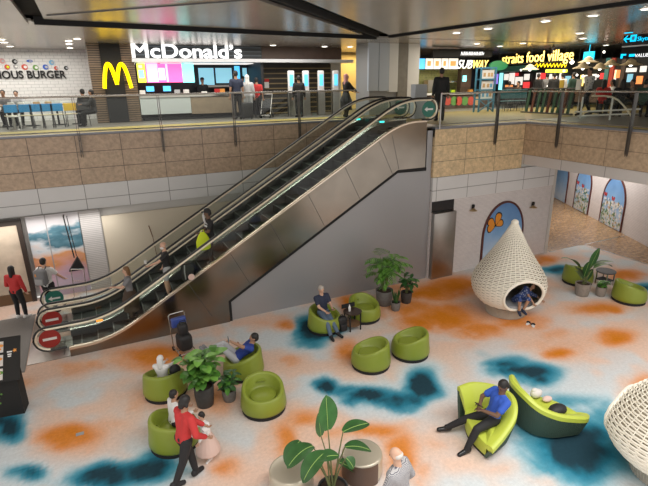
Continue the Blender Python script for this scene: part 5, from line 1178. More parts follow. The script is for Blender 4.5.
pbox('louvre_wall', 'louvre_gold', 263, 331, 64, 117.5, FY+.9, .1, shop); pbox('white_notice', 'white', 264.5, 269, 82, 88, FY+.86, .03, shop); pbox('red_notice', 'cl_red', 264.5, 269, 79, 82, FY+.86, .03, shop)
tl = thing('notice_board', 'thing', 'x'); bpy.data.objects.remove(tl)
up('member of staff in a dark uniform behind the counter, right of the kitchen opening', 243, 90, FY+1.3, 1.7, -90, top='cl_navy', leg='cl_black', vox=.03, cap='cl_black')
up('member of staff in black behind the counter, left by the kitchen opening', 203, 90, FY+1.3, 1.66, -90, top='cl_black', leg='cl_black', vox=.03, cap='cl_black')
t = thing('pushchair', 'dark folding pushchair beside the person in red at the counter', 'pushchair', (fx(265, 20.3), 20.2, ZU), rad(-30))
a = MB()
for s in (-.2, .2): a.tube([(s, .35, .95), (s, -.35, .12)], .015, 6); a.tube([(s, -.1, .5), (s, .3, .12)], .015, 6)
a.tube([(-.2, .35, .95), (.2, .35, .95)], .015, 6); a.tube([(-.2, -.35, .12), (.2, -.35, .12)], .012, 6); a.build('frame', 'steel', t)
a = MB(); a.loft([[(-.19, .2, .75), (.19, .2, .75), (.19, .24, .78), (-.19, .24, .78)], [(-.19, .0, .42), (.19, .0, .42), (.19, .04, .38), (-.19, .04, .38)], [(-.19, -.3, .40), (.19, -.3, .40), (.19, -.3, .35), (-.19, -.3, .35)]]); a.build('seat', 'bag_black', t)
for s, y_ in ((-.2, -.33), (.2, -.33), (-.2, .3), (.2, .3)): a = MB(); a.lathe([(.08, -.02), (.09, 0), (.08, .02)], 14); o = a.build('wheel', 'black', t); o.rotation_euler = (0, pi/2, 0); o.location = (s, y_, .092)
t = thing('suitcase', 'upright black suitcase by the feet of the man in navy', 'suitcase', (fx(246, 19.8), 19.8, ZU))
a = MB(); a.rbox(-.22, .22, -.13, .13, .05, .66, .05); a.build('case', 'bag_black', t, smooth=True); a = MB(); a.tube([(-.09, .1, .62), (-.09, .1, 1.0), (.09, .1, 1.0), (.09, .1, .62)], .01, 6); a.build('handle', 'steel', t)
for s in (-.17, .17): a = MB(); a.ball((s, 0, .03), .028, n=8, k=6); a.build('wheel', 'black', t)
# order kiosks
for i, x in enumerate((291.5, 306, 321, 335.5)):
    Yk = 20.3; p = pY(x, 95, Yk)
    t = thing('order_kiosk', ('first', 'second', 'third', 'fourth')[i]+' from the left of the white self-order kiosks with lit blue screens', 'kiosk', (p.x, Yk, ZU), 0, 'self-order kiosks')
    a = MB(); a.rbox(-.17, .17, -.08, .08, .02, 1.0, .02); a.build('pedestal', 'steel', t); a = MB(); a.rbox(-.15, .15, -.06, .06, 1.0, 1.88, .05); a.build('screen_housing', 'white_gloss', t); a = MB(); a.box(-.085, .085, -.068, -.061, 1.25, 1.72); a.build('screen', 'screen_blue', t); a = MB(); a.box(-.2, .2, -.15, .15, 0, .02); a.build('base', 'steel', t)
# yellow room with door
a = MB(); a.box(pY(331, 90, 23.2).x, pY(341, 90, 23.2).x, 23.2, 23.3, ZU, ZC); struct(a, 'wall_passage', 'plaster')
a = MB(); a.box(pY(338, 90, 24.6).x, 17.0, 24.6, 24.8, ZU, ZC-.01); struct(a, 'wall_yellow', 'yellow_wall')
pd0, pd1 = pY(360, 90, 24.55), pY(369, 90, 24.55)
a = MB(); a.box(pd0.x, pd1.x+.3, 24.52, 24.6, ZU+.01, ZU+2.1); struct(a, 'door_1', 'grey')
lamp('AREA', 'passage_ceiling_light', (pd0.x-.5, 23.6, ZC-.1), 60, (1, .8, .45), 1.5, 1)
# clad column beside the escalator head
YC = 18.6
t = thing('clad_column', 'square column clad in white panels and grey stone beside the escalator head', 'column', (0, 0, 0))
cx0, cx1 = pY(368, 70, YC).x, pY(419, 70, YC).x
a = MB(); a.box(cx0+.1, cx1-.05, YC+.05, YC+1.2, ZU, ZC-.005); a.build('core', 'grey', t)
mat('panel_bluegrey', (.52, .57, .64), .35); mat('column_stone', (.24, .22, .19), .6, noise_s=5, noise_a=.15)
for x0, x1, m, y1 in ((368, 378, 'panel_bluegrey', 91), (378.6, 388.5, 'panel_bluegrey', 91), (388.6, 397.4, 'white', 92), (397.6, 407, 'column_stone', 98), (407.3, 418.5, 'white', 97)):
    X0, X1 = pY(x0, 70, YC).x, pY(x1, 70, YC).x; a = MB(); a.box(X0, X1, YC-.05, YC+.05, pY(x0, y1, YC).z if m != 'column_stone' else ZU, ZC-.005); a.build('cladding_panel', m, t)
a = MB(); a.box(pY(415, 100, 15.6).x, pY(427, 100, 15.6).x, 15.6, 15.9, ZU, 6.25); tag(a.build('partition_panel', 'panel_bluegrey', bevel=.02), 'low pale partition panel behind the escalator head', 'partition')

# left restaurant: lettering, drawings, tables and chairs
def wl(px, py, Y=24.93): return pY(px, py, Y)
p0, p1 = wl(0, 78), wl(66.5, 78)
sg = text('IOUS BURGER', 'wall_lettering', 'black', 1.0, (p0.x, 24.95, wl(30, 78.5).z), (pi/2, 0, 0), extrude=.03, fit=p1.x-p0.x, bold=.02)
zs = [v.co.y for v in sg.data.vertices]; k_ = (wl(30, 70.5).z-wl(30, 78.5).z)/(max(zs)-min(zs))
for v in sg.data.vertices: v.co.y = (v.co.y-min(zs))*k_
tag(sg, 'dark painted serif lettering on the white brick wall of the left restaurant', 'sign')
mat('draw_blue', (.15, .40, .65), .5)
for i, (x, y, r, m, lb) in enumerate(((2, 61, 2.6, 'cl_rose', 'pink blot drawing, leftmost on the brick wall'), (7, 67, 2.6, 'food_red', 'red and yellow round drawing on the brick wall'), (14.5, 61.5, 2.6, 'black', 'upper dark round drawing on the brick wall'), (15.5, 66.5, 2.3, 'grey', 'lower grey round drawing on the brick wall'), (24.5, 67, 3.0, 'food_red', 'red ring drawing with white centre'), (29.5, 61, 3.0, 'cl_blue', 'small saucer-shaped blue drawing'), (35.5, 67.5, 2.8, 'food_green', 'green round drawing over the lettering'), (45.5, 67, 2.8, 'cl_blue', 'navy and red round drawing'), (51.5, 62.5, 2.6, 'draw_blue', 'light blue disc drawing'), (56, 68, 2.0, 'food_red', 'small red cap drawing'), (66, 68, 2.2, 'black', 'black peaked drawing at the right end of the lettering'))):
    c = wl(x, y); R = r*18/470
    t = thing('wall_drawing', lb, 'wall drawing', (c.x, 24.97, c.z), 0, 'round drawings on the brick wall')
    a = MB(); ky = .45 if i == 5 else 1; a.loft([[(R*cos(q*pi/10), yy, R*ky*sin(q*pi/10)) for q in range(20)] for yy in (-.01, .02)]); a.build('disc', m, t)
    a = MB(); a.loft([[(R*.55*cos(q*pi/8)+.03, yy, R*.5*ky*sin(q*pi/8)) for q in range(16)] for yy in (-.016, -.011)]); a.build('centre', 'white' if i in (4, 6, 3) else 'cl_yellow' if i == 1 else 'cl_lightgrey', t)
def chair(label, px, face, Y=20.2, back='chair_blue', seat='seat_cream', grp='chairs in the left restaurant', X=None, h_=.82):
    x_ = X if X is not None else pY(px, 105, Y).x
    t = thing('dining_chair', label, 'chair', (x_, Y, ZU), rad(face-90), grp)
    a = MB(); a.rbox(-.2, .2, -.2, .2, .43, .46, .015); a.build('seat', seat, t)
    a = MB(); a.rbox(-.2, .2, -.22, -.19, .56, h_, .015); a.build('backrest', back, t)
    for sx in (-.17, .17):
        a = MB(); a.tube([(sx, .17, .43), (sx*1.1, .2, 0)], .013, 6); a.build('leg', 'dark_grey', t)
        a = MB(); a.tube([(sx, -.2, h_-.04), (sx, -.18, .43), (sx*1.1, -.22, 0)], .013, 6); a.build('leg', 'dark_grey', t)
    return t
chair('blue-backed chair, leftmost in the row facing the restaurant tables', 9, 100); chair('blue-backed chair, second from left in the restaurant row', 25, 90); chair('blue-backed chair, third from left in the restaurant row', 35.5, 90); chair('blue-backed chair, fourth from left in the restaurant row', 46, 90); chair('blue-backed chair, fifth from left, next to the yellow one', 56, 90)
chair('yellow-backed chair at the right end of the restaurant row', 70, 85, back='chair_yellow'); chair('plain dark chair beside the diner in black', 82, 90, back='dark_grey', seat='dark_grey')
for i, (px, wd) in enumerate(((3, .9), (29, 1.3), (56, 1.0), (76, .6))):
    p = pY(px, 105, 21.6); t = thing('dining_table', ('left edge', 'long middle', 'right of middle', 'rightmost')[i]+' pale-topped table in the left restaurant', 'table', (p.x, 21.6, ZU), 0, 'tables in the left restaurant')
    a = MB(); a.rbox(-wd/2, wd/2, -.35, .35, .72, .76, .015); a.build('table_top', 'counter_wood', t); a = MB(); a.tube([(0, 0, .72), (0, 0, .02)], .035, 8); a.build('pedestal', 'black', t); a = MB(); a.lathe([(.25, 0), (.24, .02)], 16); a.build('base', 'black', t)
    for k in range(2): a = MB(); a.rbox(-.11, .11, -.08, .08, 0, .10, .02); tag(a.build('food_box', 'white' if (i+k) % 2 else 'food_tan', loc=(p.x-.25+.5*k, 21.6, ZU+.761)), ('white' if (i+k) % 2 else 'tan')+' food box on the '+('left edge', 'long middle', 'right of middle', 'rightmost')[i]+' restaurant table, '+('left' if k == 0 else 'right')+' side', 'box', 'boxes on the restaurant tables')
p = pY(11.5, 110, 19.8); t = thing('stool', 'round-seated metal stool nearest the railing at left', 'stool', (p.x, 19.8, ZU)); a = MB(); a.lathe([(.17, .42), (.18, .44), (.17, .46)], 20); a.build('seat', 'white', t)
a = MB(); a.tube([(0, 0, .42), (0, 0, .03)], .05, 10); a.build('pedestal', 'steel', t); a = MB(); a.lathe([(.17, 0), (.16, .03)], 20); a.build('base', 'steel', t)
sitter('dark-haired diner at the left edge of the restaurant', 2, 22.6, -90, top='cl_grey', leg='cl_black'); sitter('second diner from the left, partly hidden by the handrail', 15, 22.6, -90, top='cl_lightgrey', leg='cl_black', skin='skin_light', H=1.6)
sitter('diner in black bent over at the right end of the restaurant', 84, 21.3, 120, top='cl_black', leg='cl_black', lean=(0, .25)); sitter('diner in black facing the wall, beside the pillar', 91, 19.9, 170, top='cl_black', leg='cl_black', H=1.6)

# ---- food hall on the right
a = MB(); a.box(30, 30.2, 1.5, 26, ZU, ZC); struct(a, 'wall_right_back', 'black_wall')
SY = 20.6
sb = thing('sandwich_counter', 'sandwich shop counter with lit menu boards and green tiled back wall', 'shop counter', (0, 0, 0))
tiles('mosaic_green', (.38, .40, .12), (.26, .30, .10), (.45, .42, .2), .1, .1, 'xz', .01, .4, 0, 0, 5, .3)
pbox('back_wall', 'mosaic_green', 418, 470, 68, 96, SY+1.6, .1, sb); pbox('menu_box', 'black', 419, 460, 57.5, 69.5, SY+.8, .2, sb)
for i, (x0, x1, m) in enumerate(((419.5, 425, 'screen_blue'), (426, 433, 'menu_white'), (434, 441, 'menu_white'), (442, 448, 'menu_white'), (449, 458, 'menu_white'))):
    q = pbox('menu_board', m, x0, x1, 58.5, 69, SY+.75, .04, sb)
    if i: pbox('food_picture', 'menu_orange', x0+1.5, x1-2, 61, 66, SY+.73, .015, q)
pbox('worktop', 'white', 424, 492, 92.5, 94.5, SY-.1, .7, sb); pbox('glass_case', 'glass', 443, 480, 87, 92.5, SY, .3, sb); pbox('front_panel', 'walnut', 418, 492, 95, 110.5, SY, .5, sb)
for i, (x, m) in enumerate(((448, 'food_red'), (454, 'food_green'), (459, 'food_red'), (465, 'food_green'), (471, 'food_red'), (477, 'food_tan'))):
    a = MB(); c = pY(x, 101, SY-.03); a.loft([[(.22*cos(q*pi/8), yy, .22*sin(q*pi/8)) for q in range(16)] for yy in (0, .02)]); a.build('painted_tomato' if m == 'food_red' else 'painted_leaf', m, sb, loc=(c.x, SY-.03, c.z))
pbox('timber_pier', 'walnut', 461, 471, 69, 92, SY+.7, .3, sb); pbox('oven', 'steel', 428, 438, 80, 92, SY+1.0, .4, sb); pbox('blue_disc_panel', 'screen_cyan', 463, 466.5, 75.5, 81.5, SY+.6, .03, sb); pbox('shelf', 'steel_light', 440, 462, 81, 82.5, SY+1.0, .3, sb)
for i, (x, m, lb) in enumerate(((447, 'cl_yellow', 'yellow'), (452, 'food_green', 'green'), (456, 'cl_yellow', 'second yellow'), (474, 'food_orange', 'orange'))):
    c = pY(x, 92, SY+.15); a = MB(); a.rbox(-.12, .12, -.09, .09, 0, .12, .02); tag(a.build('food_tray', m, loc=(c.x, SY+.45, pY(460, 92.5, SY).z+.005)), lb+' tray on the sandwich shop worktop', 'tray', 'trays on the sandwich worktop')
ssn = thing('shop_name_sign', 'glowing white and yellow slanted sandwich shop name hanging over its counter', 'sign', (0, 0, 0))
a = MB(); a.box(pY(461, 64, SY-.1).x, pY(489, 64, SY-.1).x, SY-.12, SY-.08, pY(475, 66, SY-.1).z, pY(475, 65, SY-.1).z)
for q in (464, 486): c = pY(q, 64, SY-.1); a.tube([(c.x, SY-.1, c.z), (c.x, SY-.1, ZC)], .012, 5)
a.build('hanger', 'black', ssn)
for body, m, xa, xb in (('SUB', 'sign_white', 458.5, 473.2), ('WAY', 'sign_warm', 474.2, 489)):
    sg = text(body, 'lettering_sign', m, 1, (pY(xa, 64, SY-.25).x, SY-.2, pY(xa, 68.5, SY-.2).z), (pi/2, 0, 0), extrude=.012, fit=pY(xb, 64, SY-.2).x-pY(xa, 64, SY-.2).x, shear=.3, bold=.0, parent=ssn)
    zs = [v.co.y for v in sg.data.vertices]; k_ = (pY(470, 60, SY-.2).z-pY(470, 68.5, SY-.2).z)/(max(zs)-min(zs))
    for v in sg.data.vertices: v.co.y = (v.co.y-min(zs))*k_
    sg['label'] = ('white' if m == 'sign_white' else 'yellow')+' slanted letters'
t = thing('script_banner', 'black ribbon banner with white brush script above the sandwich shop', 'sign', (0, 0, 0)); pbox('ribbon', 'black', 433, 492, 50, 57, SY-.4, .1, t)
for k in range(9): x = 462+k*2.6; a = MB(); c = pY(x, 53.6, SY-.44); a.tube([(c.x-.06, c.y, c.z-.08), (c.x-.02, c.y, c.z+.09), (c.x+.03, c.y, c.z-.07), (c.x+.08, c.y, c.z+.04+.04*(k % 2))], .016, 4); a.build('script_stroke', 'sign_white', t)
pbox('hanger_rail', 'black', 440, 490, 49.2, 50, SY-.37, .05, t)
for q in (446, 484): c = pY(q, 50, SY-.35); a = MB(); a.tube([(c.x, SY-.35, c.z-.1), (c.x, SY-.35, ZC+.01)], .015, 6); a.build('hanger', 'black', t)
t = thing('oval_sign', 'dark green oval sign board right of the sandwich shop name', 'sign', (0, 0, 0)); c = pY(499, 65.5, SY-.3); a = MB(); a.loft([[(c.x+.62*cos(q*pi/16), yy, c.z+.24*sin(q*pi/16)) for q in range(32)] for yy in (SY-.3, SY-.22)]); a.build('board', 'green_glow', t); a = MB(); a.tube([(c.x, SY-.26, c.z+.2), (c.x, SY-.26, ZC)], .015, 6); a.build('hanger', 'black', t)
# stalls beyond, facing the seating
XS_ = 23.0
def xb(name, m, x0, x1, ya, yb, X, d, parent=None):
    xm, ym = (x0+x1)/2, (ya+yb)/2; a = MB(); A_, B_ = pX(x0, ym, X), pX(x1, ym, X); a.box(X, X+d, min(A_.y, B_.y), max(A_.y, B_.y), pX(xm, yb, X).z, pX(xm, ya, X).z); return a.build(name, m, parent)
t = thing('food_stall', 'teal-roofed hawker stall with bright white and pink menu panels', 'food stall', (0, 0, 0))
xb('counter', 'black', 494, 530, 90, 104, XS_-.2, .5, t); xb('stall_wall', 'black_wall', 494, 530, 66, 90, XS_+1.2, .1, t); mat('teal_roof', (.08, .26, .24), .5); xb('roof_panel', 'teal_roof', 496, 527, 66, 71.5, XS_-.2, .8, t)
for i, (x0, x1, y0, y1, m) in enumerate(((494, 497.5, 74, 84, 'violet_glow'), (499, 502, 73, 90, 'screen_cyan'), (504, 508, 74, 80, 'menu_white'), (509, 514, 73, 84, 'menu_white'), (515, 518, 73, 76, 'red_glow'), (515, 522, 77, 85, 'menu_white'), (524, 529, 74, 80, 'menu_white'), (505, 512, 85, 90, 'menu_orange'), (523, 529, 82, 88, 'red_glow'))): xb('menu_panel', m, x0, x1, y0, y1, XS_+1.1, .05, t)
t = thing('food_stall', 'hawker stall with a red round emblem and five yellow lanterns over its counter', 'food stall', (0, 0, 0))
xb('counter', 'black', 531, 572, 90, 104, XS_-.2, .5, t); xb('stall_wall', 'black_wall', 531, 572, 63, 90, XS_+1.2, .1, t)
for i, (x0, x1, y0, y1, m) in enumerate(((536, 540, 73, 82, 'menu_white'), (540.5, 545, 73, 79, 'red_glow'), (546, 551, 74, 84, 'menu_white'), (552, 556, 76, 86, 'menu_white'), (559, 563, 73, 83, 'menu_white'), (565, 570, 76, 84, 'kitchen_glow'), (541, 544, 82, 89, 'menu_white'))): xb('menu_panel', m, x0, x1, y0, y1, XS_+1.1, .05, t)
for k in range(5): xb('lantern', 'screen_yellow', 545.5+k*4.3, 548.2+k*4.3, 69.5, 72.5, XS_-.5, .15, t)
xb('lantern_rail', 'black', 543, 568, 68, 69, XS_-.5, .1, t)
t = thing('food_stall', 'dim hawker stall with warm yellow display and round emblem at the far right', 'food stall', (0, 0, 0))
xb('counter', 'walnut', 575, 646, 90, 103, XS_-.2, .5, t); xb('stall_wall', 'black_wall', 573, 660, 58, 90, XS_+1.2, .1, t)
for i, (x0, x1, y0, y1, m) in enumerate(((580, 583, 75, 86, 'sign_warm'), (584, 586.5, 75, 83, 'menu_white'), (592, 596, 74, 80, 'menu_white'), (612, 616, 70, 80, 'menu_white'), (614, 620, 70, 78, 'menu_orange'), (625, 636, 68, 72, 'menu_white'), (627, 632, 74, 82, 'kitchen_glow'), (640, 646, 66, 72, 'menu_white'), (600, 603, 73, 79, 'red_glow'), (636, 642, 76, 84, 'menu_orange'))): xb('display', m, x0, x1, y0, y1, XS_+1.1, .05, t)
for k, (x, m) in enumerate(((606, 'trolley_blue'), (611, 'food_red'), (622, 'walnut'))): xb('painted_post', 'teal_roof' if k == 0 else m, x-2, x+2, 58, 90, XS_+.2, .1, t)
XT = 20.5
A_, B_ = pX(502, 62, XT), pX(573, 60, XT)
sg = text('straits food village', 'lettering_sign', 'sign_warm', 1, (XT, A_.y, pX(537, 65.3, XT).z), (pi/2, 0, -pi/2), extrude=.012, fit=A_.y-B_.y, bold=.0)
zs = [v.co.y for v in sg.data.vertices]; k_ = (pX(537, 52, XT).z-pX(537, 66, XT).z)/(max(zs)-min(zs))
for v in sg.data.vertices: v.co.y = (v.co.y-min(zs))*k_
tag(sg, 'glowing cream lettering of the food hall name hanging from the ceiling', 'sign')
t = thing('brush_script_sign', 'second line of glowing yellow brush script below the food hall name', 'sign', (0, 0, 0))
for k in range(9): c = pX(537+k*3.4, 65.5, XT-.05); a = MB(); a.tube([(c.x, c.y+.12, c.z-.05*(k % 2)), (c.x, c.y+.02, c.z+.10), (c.x, c.y-.05, c.z-.08), (c.x, c.y-.13, c.z+.03)], .015, 4); a.build('script_stroke', 'sign_yellow', t)
A2 = pX(550, 62, XT); a = MB(); a.tube([(XT+.1, A2.y, A2.z), (XT+.1, A2.y, ZC)], .04, 8); a.box(XT+.06, XT+.1, B_.y, A_.y, A2.z-.02, A2.z+.02); a.build('hanger', 'black', t)
# straw-hat lamps
mat('straw', (.62, .50, .30), .7)
for i, (x, y, X, lb) in enumerate(((530, 68, 19.3, 'under the middle of the food hall name'), (588.5, 60.5, 20.6, 'upper one of the pair near the cyan sign'), (583, 66.5, 19.2, 'lower one of the pair near the cyan sign'), (600, 67, 20.4, 'dim one right of the pair'), (631, 63, 20.4, 'rightmost, under the black banner'), (611, 63.5, 21, 'between the pair and the rightmost one'))):
    c = pX(x, y, X); t = thing('straw_lampshade', 'conical straw hat lamp, '+lb, 'pendant lamp', c, 0, 'straw hat lamps in the food hall')
    a = MB(); a.lathe([(.42, -.08), (.40, -.06), (.20, .02), (.16, .10), (.05, .17), (.02, .18)], 24); a.build('shade', 'straw', t, smooth=True); a = MB(); a.tube([(0, 0, .16), (0, 0, ZC-c.z)], .008, 5); a.build('cord', 'black', t); a = MB(); a.ball((0, 0, -.07), .07, n=10, k=6); a.build('bulb', 'lamp_white', t)
for i, (x, y) in enumerate(((572, 62), (577, 75), (583, 76), (590, 77), (564, 71), (598, 76), (548, 86), (604, 52), (521, 70))):
    c = pX(x, y, 21.6); t = thing('globe_lamp', 'small round white lamp in the food hall, number by position: '+('over the end of the name sign', 'low left of the walker', 'directly above the walker', 'right of the walker\'s head', 'beside the yellow lanterns', 'above the diner in red', 'in front of the emblem stall', 'high near the cyan strip', 'by the teal roof')[i], 'lamp', c, 0, 'small globe lamps in the food hall')
    t['label'] = t['label'].replace('number by position: ', '')
    a = MB(); a.ball((0, 0, 0), .05 if i else .10, n=10, k=6); a.build('globe', 'lamp_white', t); a = MB(); a.tube([(0, 0, .05), (0, 0, ZC-c.z)], .006, 4); a.build('cord', 'black', t)
c = pX(588.5, 56.5, 22.4); a = MB(); a.box(c.x, c.x+.05, c.y-.28, c.y+.28, c.z-.22, c.z+.22); a.box(c.x+.01, c.x+.03, c.y-.02, c.y+.02, c.z+.2, ZC); tag(a.build('cyan_sign', 'sign_cyan'), 'small plain cyan light box above the straw hat lamps', 'sign')
# blue lattice rack
mat('rack_blue', (.05, .20, .32), .5); p = pY(483, 112, 17.4)
t = thing('display_rack', 'blue painted display rack with cross braces and posters beside the sandwich shop', 'rack', (p.x, 17.4, ZU), 0)
a = MB()
for s in (-.42, .42):
    for d_ in (-.15, .15): a.box(s-.03, s+.03, d_-.03, d_+.03, 0, 1.9)
for z in (.55, .95, 1.4, 1.88): a.box(-.42, .42, -.17, -.11, z-.03, z+.03); a.box(-.42, .42, .11, .17, z-.03, z+.03)
a.tube([(-.4, -.15, .04), (.4, -.15, .52)], .025, 5); a.tube([(.4, -.15, .04), (-.4, -.15, .52)], .025, 5); a.build('frame', 'rack_blue', t)
for z in (.58, .98, 1.43): 
    a = MB(); a.box(-.36, .36, -.12, -.10, z, z+.36); q = a.build('poster', 'white', t)
    for s in (-.2, .05, .22): a = MB(); a.box(s-.06, s+.07, -.126, -.121, z+.08, z+.24); a.build('poster_picture', random.choice(['dark_grey', 'food_tan', 'draw_blue']), q)
# slatted screen of tilted planks
mat('plank_green', (.03, .09, .055), .6); mat('plank_brown', (.12, .035, .02), .6)
t = thing('plank_screen', 'low screen of tilted green and brown planks behind the corner railing', 'screen', (0, 0, 0))
XP = 17.2
for k in range(9):
    x = 526+k*5.2; c = pX(x, 112, XP); a = MB(); z0, z1 = ZU+.06, ZU+.98; a.add([V((XP+dx, c.y+dy-sh_, z)) for z, sh_ in ((z0, 0), (z1, .12)) for dx in (-.02, .02) for dy in (-.06, .06)], [(0, 2, 3, 1), (4, 5, 7, 6), (0, 1, 5, 4), (2, 6, 7, 3), (0, 4, 6, 2), (1, 3, 7, 5)]); a.build('plank', 'plank_brown' if k in (1, 4, 7) else 'plank_green', t)
a = MB(); ya, yb_ = pX(524, 112, XP).y+.15, pX(570, 112, XP).y-.1; a.box(XP-.05, XP+.05, yb_, ya, ZU, ZU+.06); a.box(XP-.05, XP+.05, yb_-.1, ya-.1, ZU+.98, ZU+1.02); a.build('rail', 'steel_dark', t)
mat('chair_teal', (.02, .10, .12), .5)
for i, px in enumerate((502, 508, 514, 520)): chair('dark teal chair, '+('first', 'second', 'third', 'fourth')[i]+' from the left beside the plank screen', px, 60, Y=17.2, back='chair_teal', seat='chair_teal', grp='teal chairs by the plank screen', h_=.95)
for i, (px, X) in enumerate(((512, 20.4), (606, 18.6), (634, 18.8))):
    c = pX(px, 100, X); t = thing('dining_table', ('table with diners beyond the teal chairs', 'food hall table of the diner in red', 'food hall table at the right edge')[i], 'table', (c.x, c.y, ZU), 0, 'tables in the food hall')
    a = MB(); a.lathe([(.45, .72), (.46, .74), (.45, .76)], 24); a.build('table_top', 'walnut', t); a = MB(); a.tube([(0, 0, .72), (0, 0, .02)], .035, 8); a.build('pedestal', 'black', t); a = MB(); a.lathe([(.25, 0), (.24, .02)], 16); a.build('base', 'black', t)
def sitx(label, px, X, face, **k):
    p = pX(px, 90, X); return person(label, (p.x, p.y, ZU), face, k.pop('H', 1.68), pel=(0, 0, .52), feet=[(-.1, .42, .07), (.1, .42, .07)], hands=[(-.12, .35, .76), (.12, .35, .76)], vox=.024, **k)
sitx('diner in red with long dark hair beyond the right gallery', 603.5, 17.9, 20, top='cl_red', leg='cl_black', hairlen=.1); sitx('diner in a white top next to the diner in red', 612, 19.5, 150, top='cl_white', leg='cl_black', hairlen=.05)
sitx('diner in dark clothes left of the right edge of the food hall', 622, 17.4, 40, top='cl_black', leg='cl_black', hairlen=.1); sitx('diner in brown clothes close to the right edge of the food hall', 632, 19.0, 160, top='cl_brown', leg='cl_black'); sitx('diner in dark green at the right edge of the food hall', 645, 17.8, 20, top='cl_darkgreen', leg='cl_black')
sitx('diner in black at the table beyond the teal chairs, left one', 509, 19.8, 30, top='cl_black', leg='cl_black'); sitx('diner in brown at the table beyond the teal chairs, right one', 518, 20.2, 170, top='cl_brown', leg='cl_black')
for i, (px, X, tp) in enumerate(((537, 21.4, 'cl_black'), (546, 21.8, 'cl_grey'), (553, 21.4, 'cl_black'), (561, 21.8, 'cl_white'), (572, 21.2, 'cl_darkgreen'))):
    p = pX(px, 90, X); person(('standing customer in black, first from the left at the emblem stall', 'standing customer in grey at the emblem stall', 'second customer in black at the emblem stall', 'customer in white at the emblem stall', 'customer in dark green between the two right-hand stalls')[i], (p.x, p.y, ZU), 0+20*i, 1.66, top=tp, leg='cl_black', vox=.03)
# hanging wayfinding signs
t = thing('direction_sign', 'black hanging direction sign with a cyan arrow and pictogram, top right', 'sign', (0, 0, 0)); XD = 15.5
xb('panel', 'black_gloss', 623.5, 668, 33.5, 44.5, XD, .12, t); xb('edge_light', 'sign_cyan', 624, 631, 32.4, 33.1, XD, .1, t); xb('ledge', 'silver_strip', 622, 668, 44.6, 45.6, XD, .12, t)
c = pX(627, 39, XD-.01); h2 = .085
a = MB(); a.add([V((XD-.012, c.y-dy, c.z+dz)) for dy, dz in ((-.11, 0), (-.01, .1), (.03, .1), (-.04, .02), (.12, .02), (.12, -.02), (-.04, -.02), (.03, -.1), (-.01, -.1))], [tuple(range(9))]); a.build('arrow', 'sign_cyan', t)
xb('pictogram', 'sign_cyan', 630.3, 636.3, 34.8, 41.5, XD-.015, .01, t); xb('pictogram_hollow', 'draw_blue', 631.8, 634.6, 36.4, 40, XD-.02, .004, t)
A_ = pX(637.5, 39, XD); sg = text('Skytrain', 'lettering', 'sign_cyan', .17, (XD-.012, A_.y, pX(640, 40.7, XD).z), (pi/2, 0, -pi/2), parent=t, extrude=.004)
for x in (629, 660): c = pX(x, 33.5, XD); a = MB(); a.tube([(XD+.06, c.y, c.z), (XD+.06, c.y, ZC)], .015, 6); a.build('hanger', 'steel_dark', t)
t = thing('banner_sign', 'wide black hanging banner below the direction sign, cyan and white marks along its edge', 'sign', (0, 0, 0)); XD = 16.4
xb('panel', 'black', 621, 672, 45.6, 57.5, XD, .12, t); xb('cyan_mark', 'sign_cyan', 620.6, 622.6, 54, 58.5, XD-.02, .01, t); xb('cyan_mark', 'sign_cyan', 622.6, 626, 54, 55.6, XD-.02, .01, t); xb('cyan_mark', 'sign_cyan', 629, 634.5, 54, 56.6, XD-.02, .01, t)
A_ = pX(635, 56, XD); text('VALUE', 'lettering', 'sign_white', .15, (XD-.012, A_.y, pX(640, 57, XD).z), (pi/2, 0, -pi/2), parent=t, extrude=.004)
for x in (629, 660): c = pX(x, 45.6, XD); a = MB(); a.tube([(XD+.06, c.y, c.z), (XD+.06, c.y, ZC)], .015, 6); a.build('hanger', 'steel_dark', t)
# handrail of a further escalator on the right gallery
t = thing('gallery_handrail', 'pale curved handrail with white bars beyond the right glass railing', 'handrail', (0, 0, 0)); XH = 16.0
pts = [pX(x, y, XH) for x, y in ((592, 96), (604, 96), (612, 97), (618, 100), (624, 106), (632, 117))]; a = MB(); a.tube(pts, .03, 8); a.build('curved_rail', 'rail_cream', t, smooth=True)
for (xa, ya, xb_, yb2) in ((575, 112, 640, 109), (578, 116, 628, 114)): a = MB(); a.tube([pX(xa, ya, XH), pX(xb_, yb2, XH)], .03, 6); a.build('bar', 'white', t)
for x in (583, 613): c = pX(x, 97, XH); a = MB(); a.tube([(XH, c.y, ZU), (XH, c.y, c.z)], .03, 8); a.build('post', 'white', t)
t = thing('notice_board', 'small white notice stand beside the walker on the right gallery', 'notice', (0, 0, 0)); xb('panel', 'white', 576, 581, 79, 90, 17.0, .04, t); c = pX(578.5, 100, 17.0); a = MB(); a.tube([(17.02, c.y, ZU), (17.02, c.y, pX(578, 90, 17).z)], .02, 6); a.build('post', 'steel', t)
t = thing('yellow_notice', 'small yellow notice on a thin post by the plank screen', 'notice', (0, 0, 0)); xb('panel', 'chair_yellow', 559.5, 563.5, 80, 88, 17.6, .04, t); c = pX(561.5, 100, 17.6); a = MB(); a.tube([(17.62, c.y, ZU), (17.62, c.y, pX(561, 88, 17.6).z)], .015, 6); a.build('post', 'steel', t)
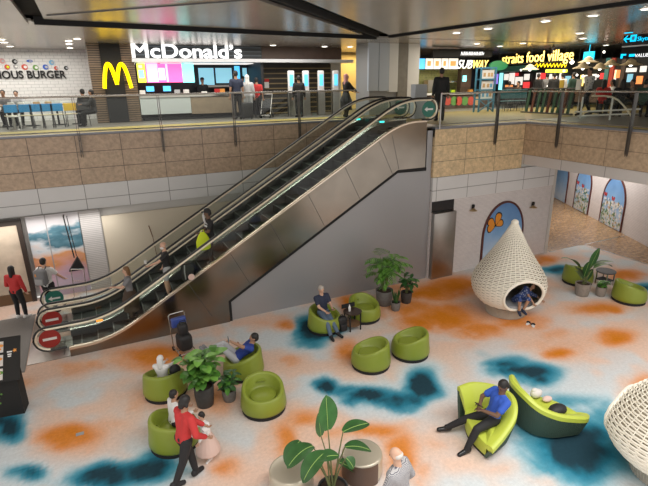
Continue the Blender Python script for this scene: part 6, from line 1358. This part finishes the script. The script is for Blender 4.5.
# recessed downlights
for i, (x, y) in enumerate(((1, 39), (4, 42), (10, 46), (68.5, 40.5), (69, 43.5), (70, 47.5), (77, 38.5), (273, 45), (324.6, 46.3), (350, 56), (363, 51), (366, 55), (456.5, 32.6), (488, 28.2), (477, 43.4), (500, 46), (545.6, 20.8), (593, 15.2), (580, 33), (583, 38.2), (646.5, 8.5), (523, 43), (606, 45))):
    c = pz(x, y, ZC) if y < 43 or x < 90 else pz(x, min(y, 46.5), ZC)
    if c.y > 24.6: c = V((c.x*24.4/c.y, 24.4, ZC))
    LB = ('cut by the left picture edge', 'second from the left picture edge', 'third from the left picture edge', 'left one of the close cluster before the pillar', 'middle one of the close cluster before the pillar', 'lowest of the close cluster before the pillar', 'just right of the close cluster, nearest the slatted pillar', 'in front of the timber fascia end, right of the shop name', 'midway between the burger sign and the column', 'left one above the yellow passage', 'upper right one above the yellow passage', 'lower right one above the yellow passage', 'right of the column, nearest the dark ceiling slot', 'above the sandwich shop banner, bright and large', 'just above the sandwich shop banner, small', 'left of the food hall name, low', 'above the middle of the food hall name', 'large one above the straw hat lamps', 'over the end of the food hall name', 'above the cyan light box, lower of two', 'at the upper right picture corner', 'faint one right above the food hall name', 'between the cyan light box and the direction sign')[i]
    nm = ('left ceiling' if x < 90 else 'ceiling before the burger counter' if x < 340 else 'passage ceiling' if x < 370 else 'food hall ceiling')
    t = thing('downlight', 'recessed downlight '+LB, 'downlight', (c.x, c.y, ZC-.012), 0, 'recessed downlights, '+nm)
    a = MB(); a.lathe([(.12, -.006), (.16, .0), (.16, .012), (.11, .012)], 20, caps=True); a.build('trim_ring', 'white', t); a = MB(); a.lathe([(.115, -.010), (.10, -.012)], 20); a.build('lens', 'lamp_white', t)
# arcade at the far end: plants and lamps by the wall
c = V((23.0, 21.6, 0)); t = thing('display_table', 'small white table with plants at the far end of the tiled arcade', 'table', (c.x, c.y, .004)); a = MB(); a.rbox(-.8, .8, -.4, .4, .7, .76, .02); a.build('table_top', 'white', t)
for sx in (-.7, .7):
    for sy in (-.3, .3): a = MB(); a.box(sx-.03, sx+.03, sy-.03, sy+.03, 0, .7); a.build('leg', 'white', t)
for i, x in enumerate((-.4, .4)): t = thing('potted_plant', 'small green plant on the far arcade table, '+('left' if i == 0 else 'right')+' one', 'potted plant', (c.x+x, c.y, .766), 0, 'plants on the arcade table'); a = MB(); a.lathe([(.08, 0), (.11, .18)], 14); a.build('pot', 'white', t); f = MB(); rn = random.Random(i); [leaf_mb(f, (0, 0, .17), (cos(k*2.4), sin(k*2.4), rn.uniform(.3, 1.5)), .35, .09, .8) for k in range(16)]; f.build('foliage', 'leaf', t, fix=False)
p = pz(552, 190); person('person in white walking at the far end of the tiled arcade', (22.2, 19.6, .004), -100, 1.6, top='cl_white', leg='cl_grey', vox=.03)
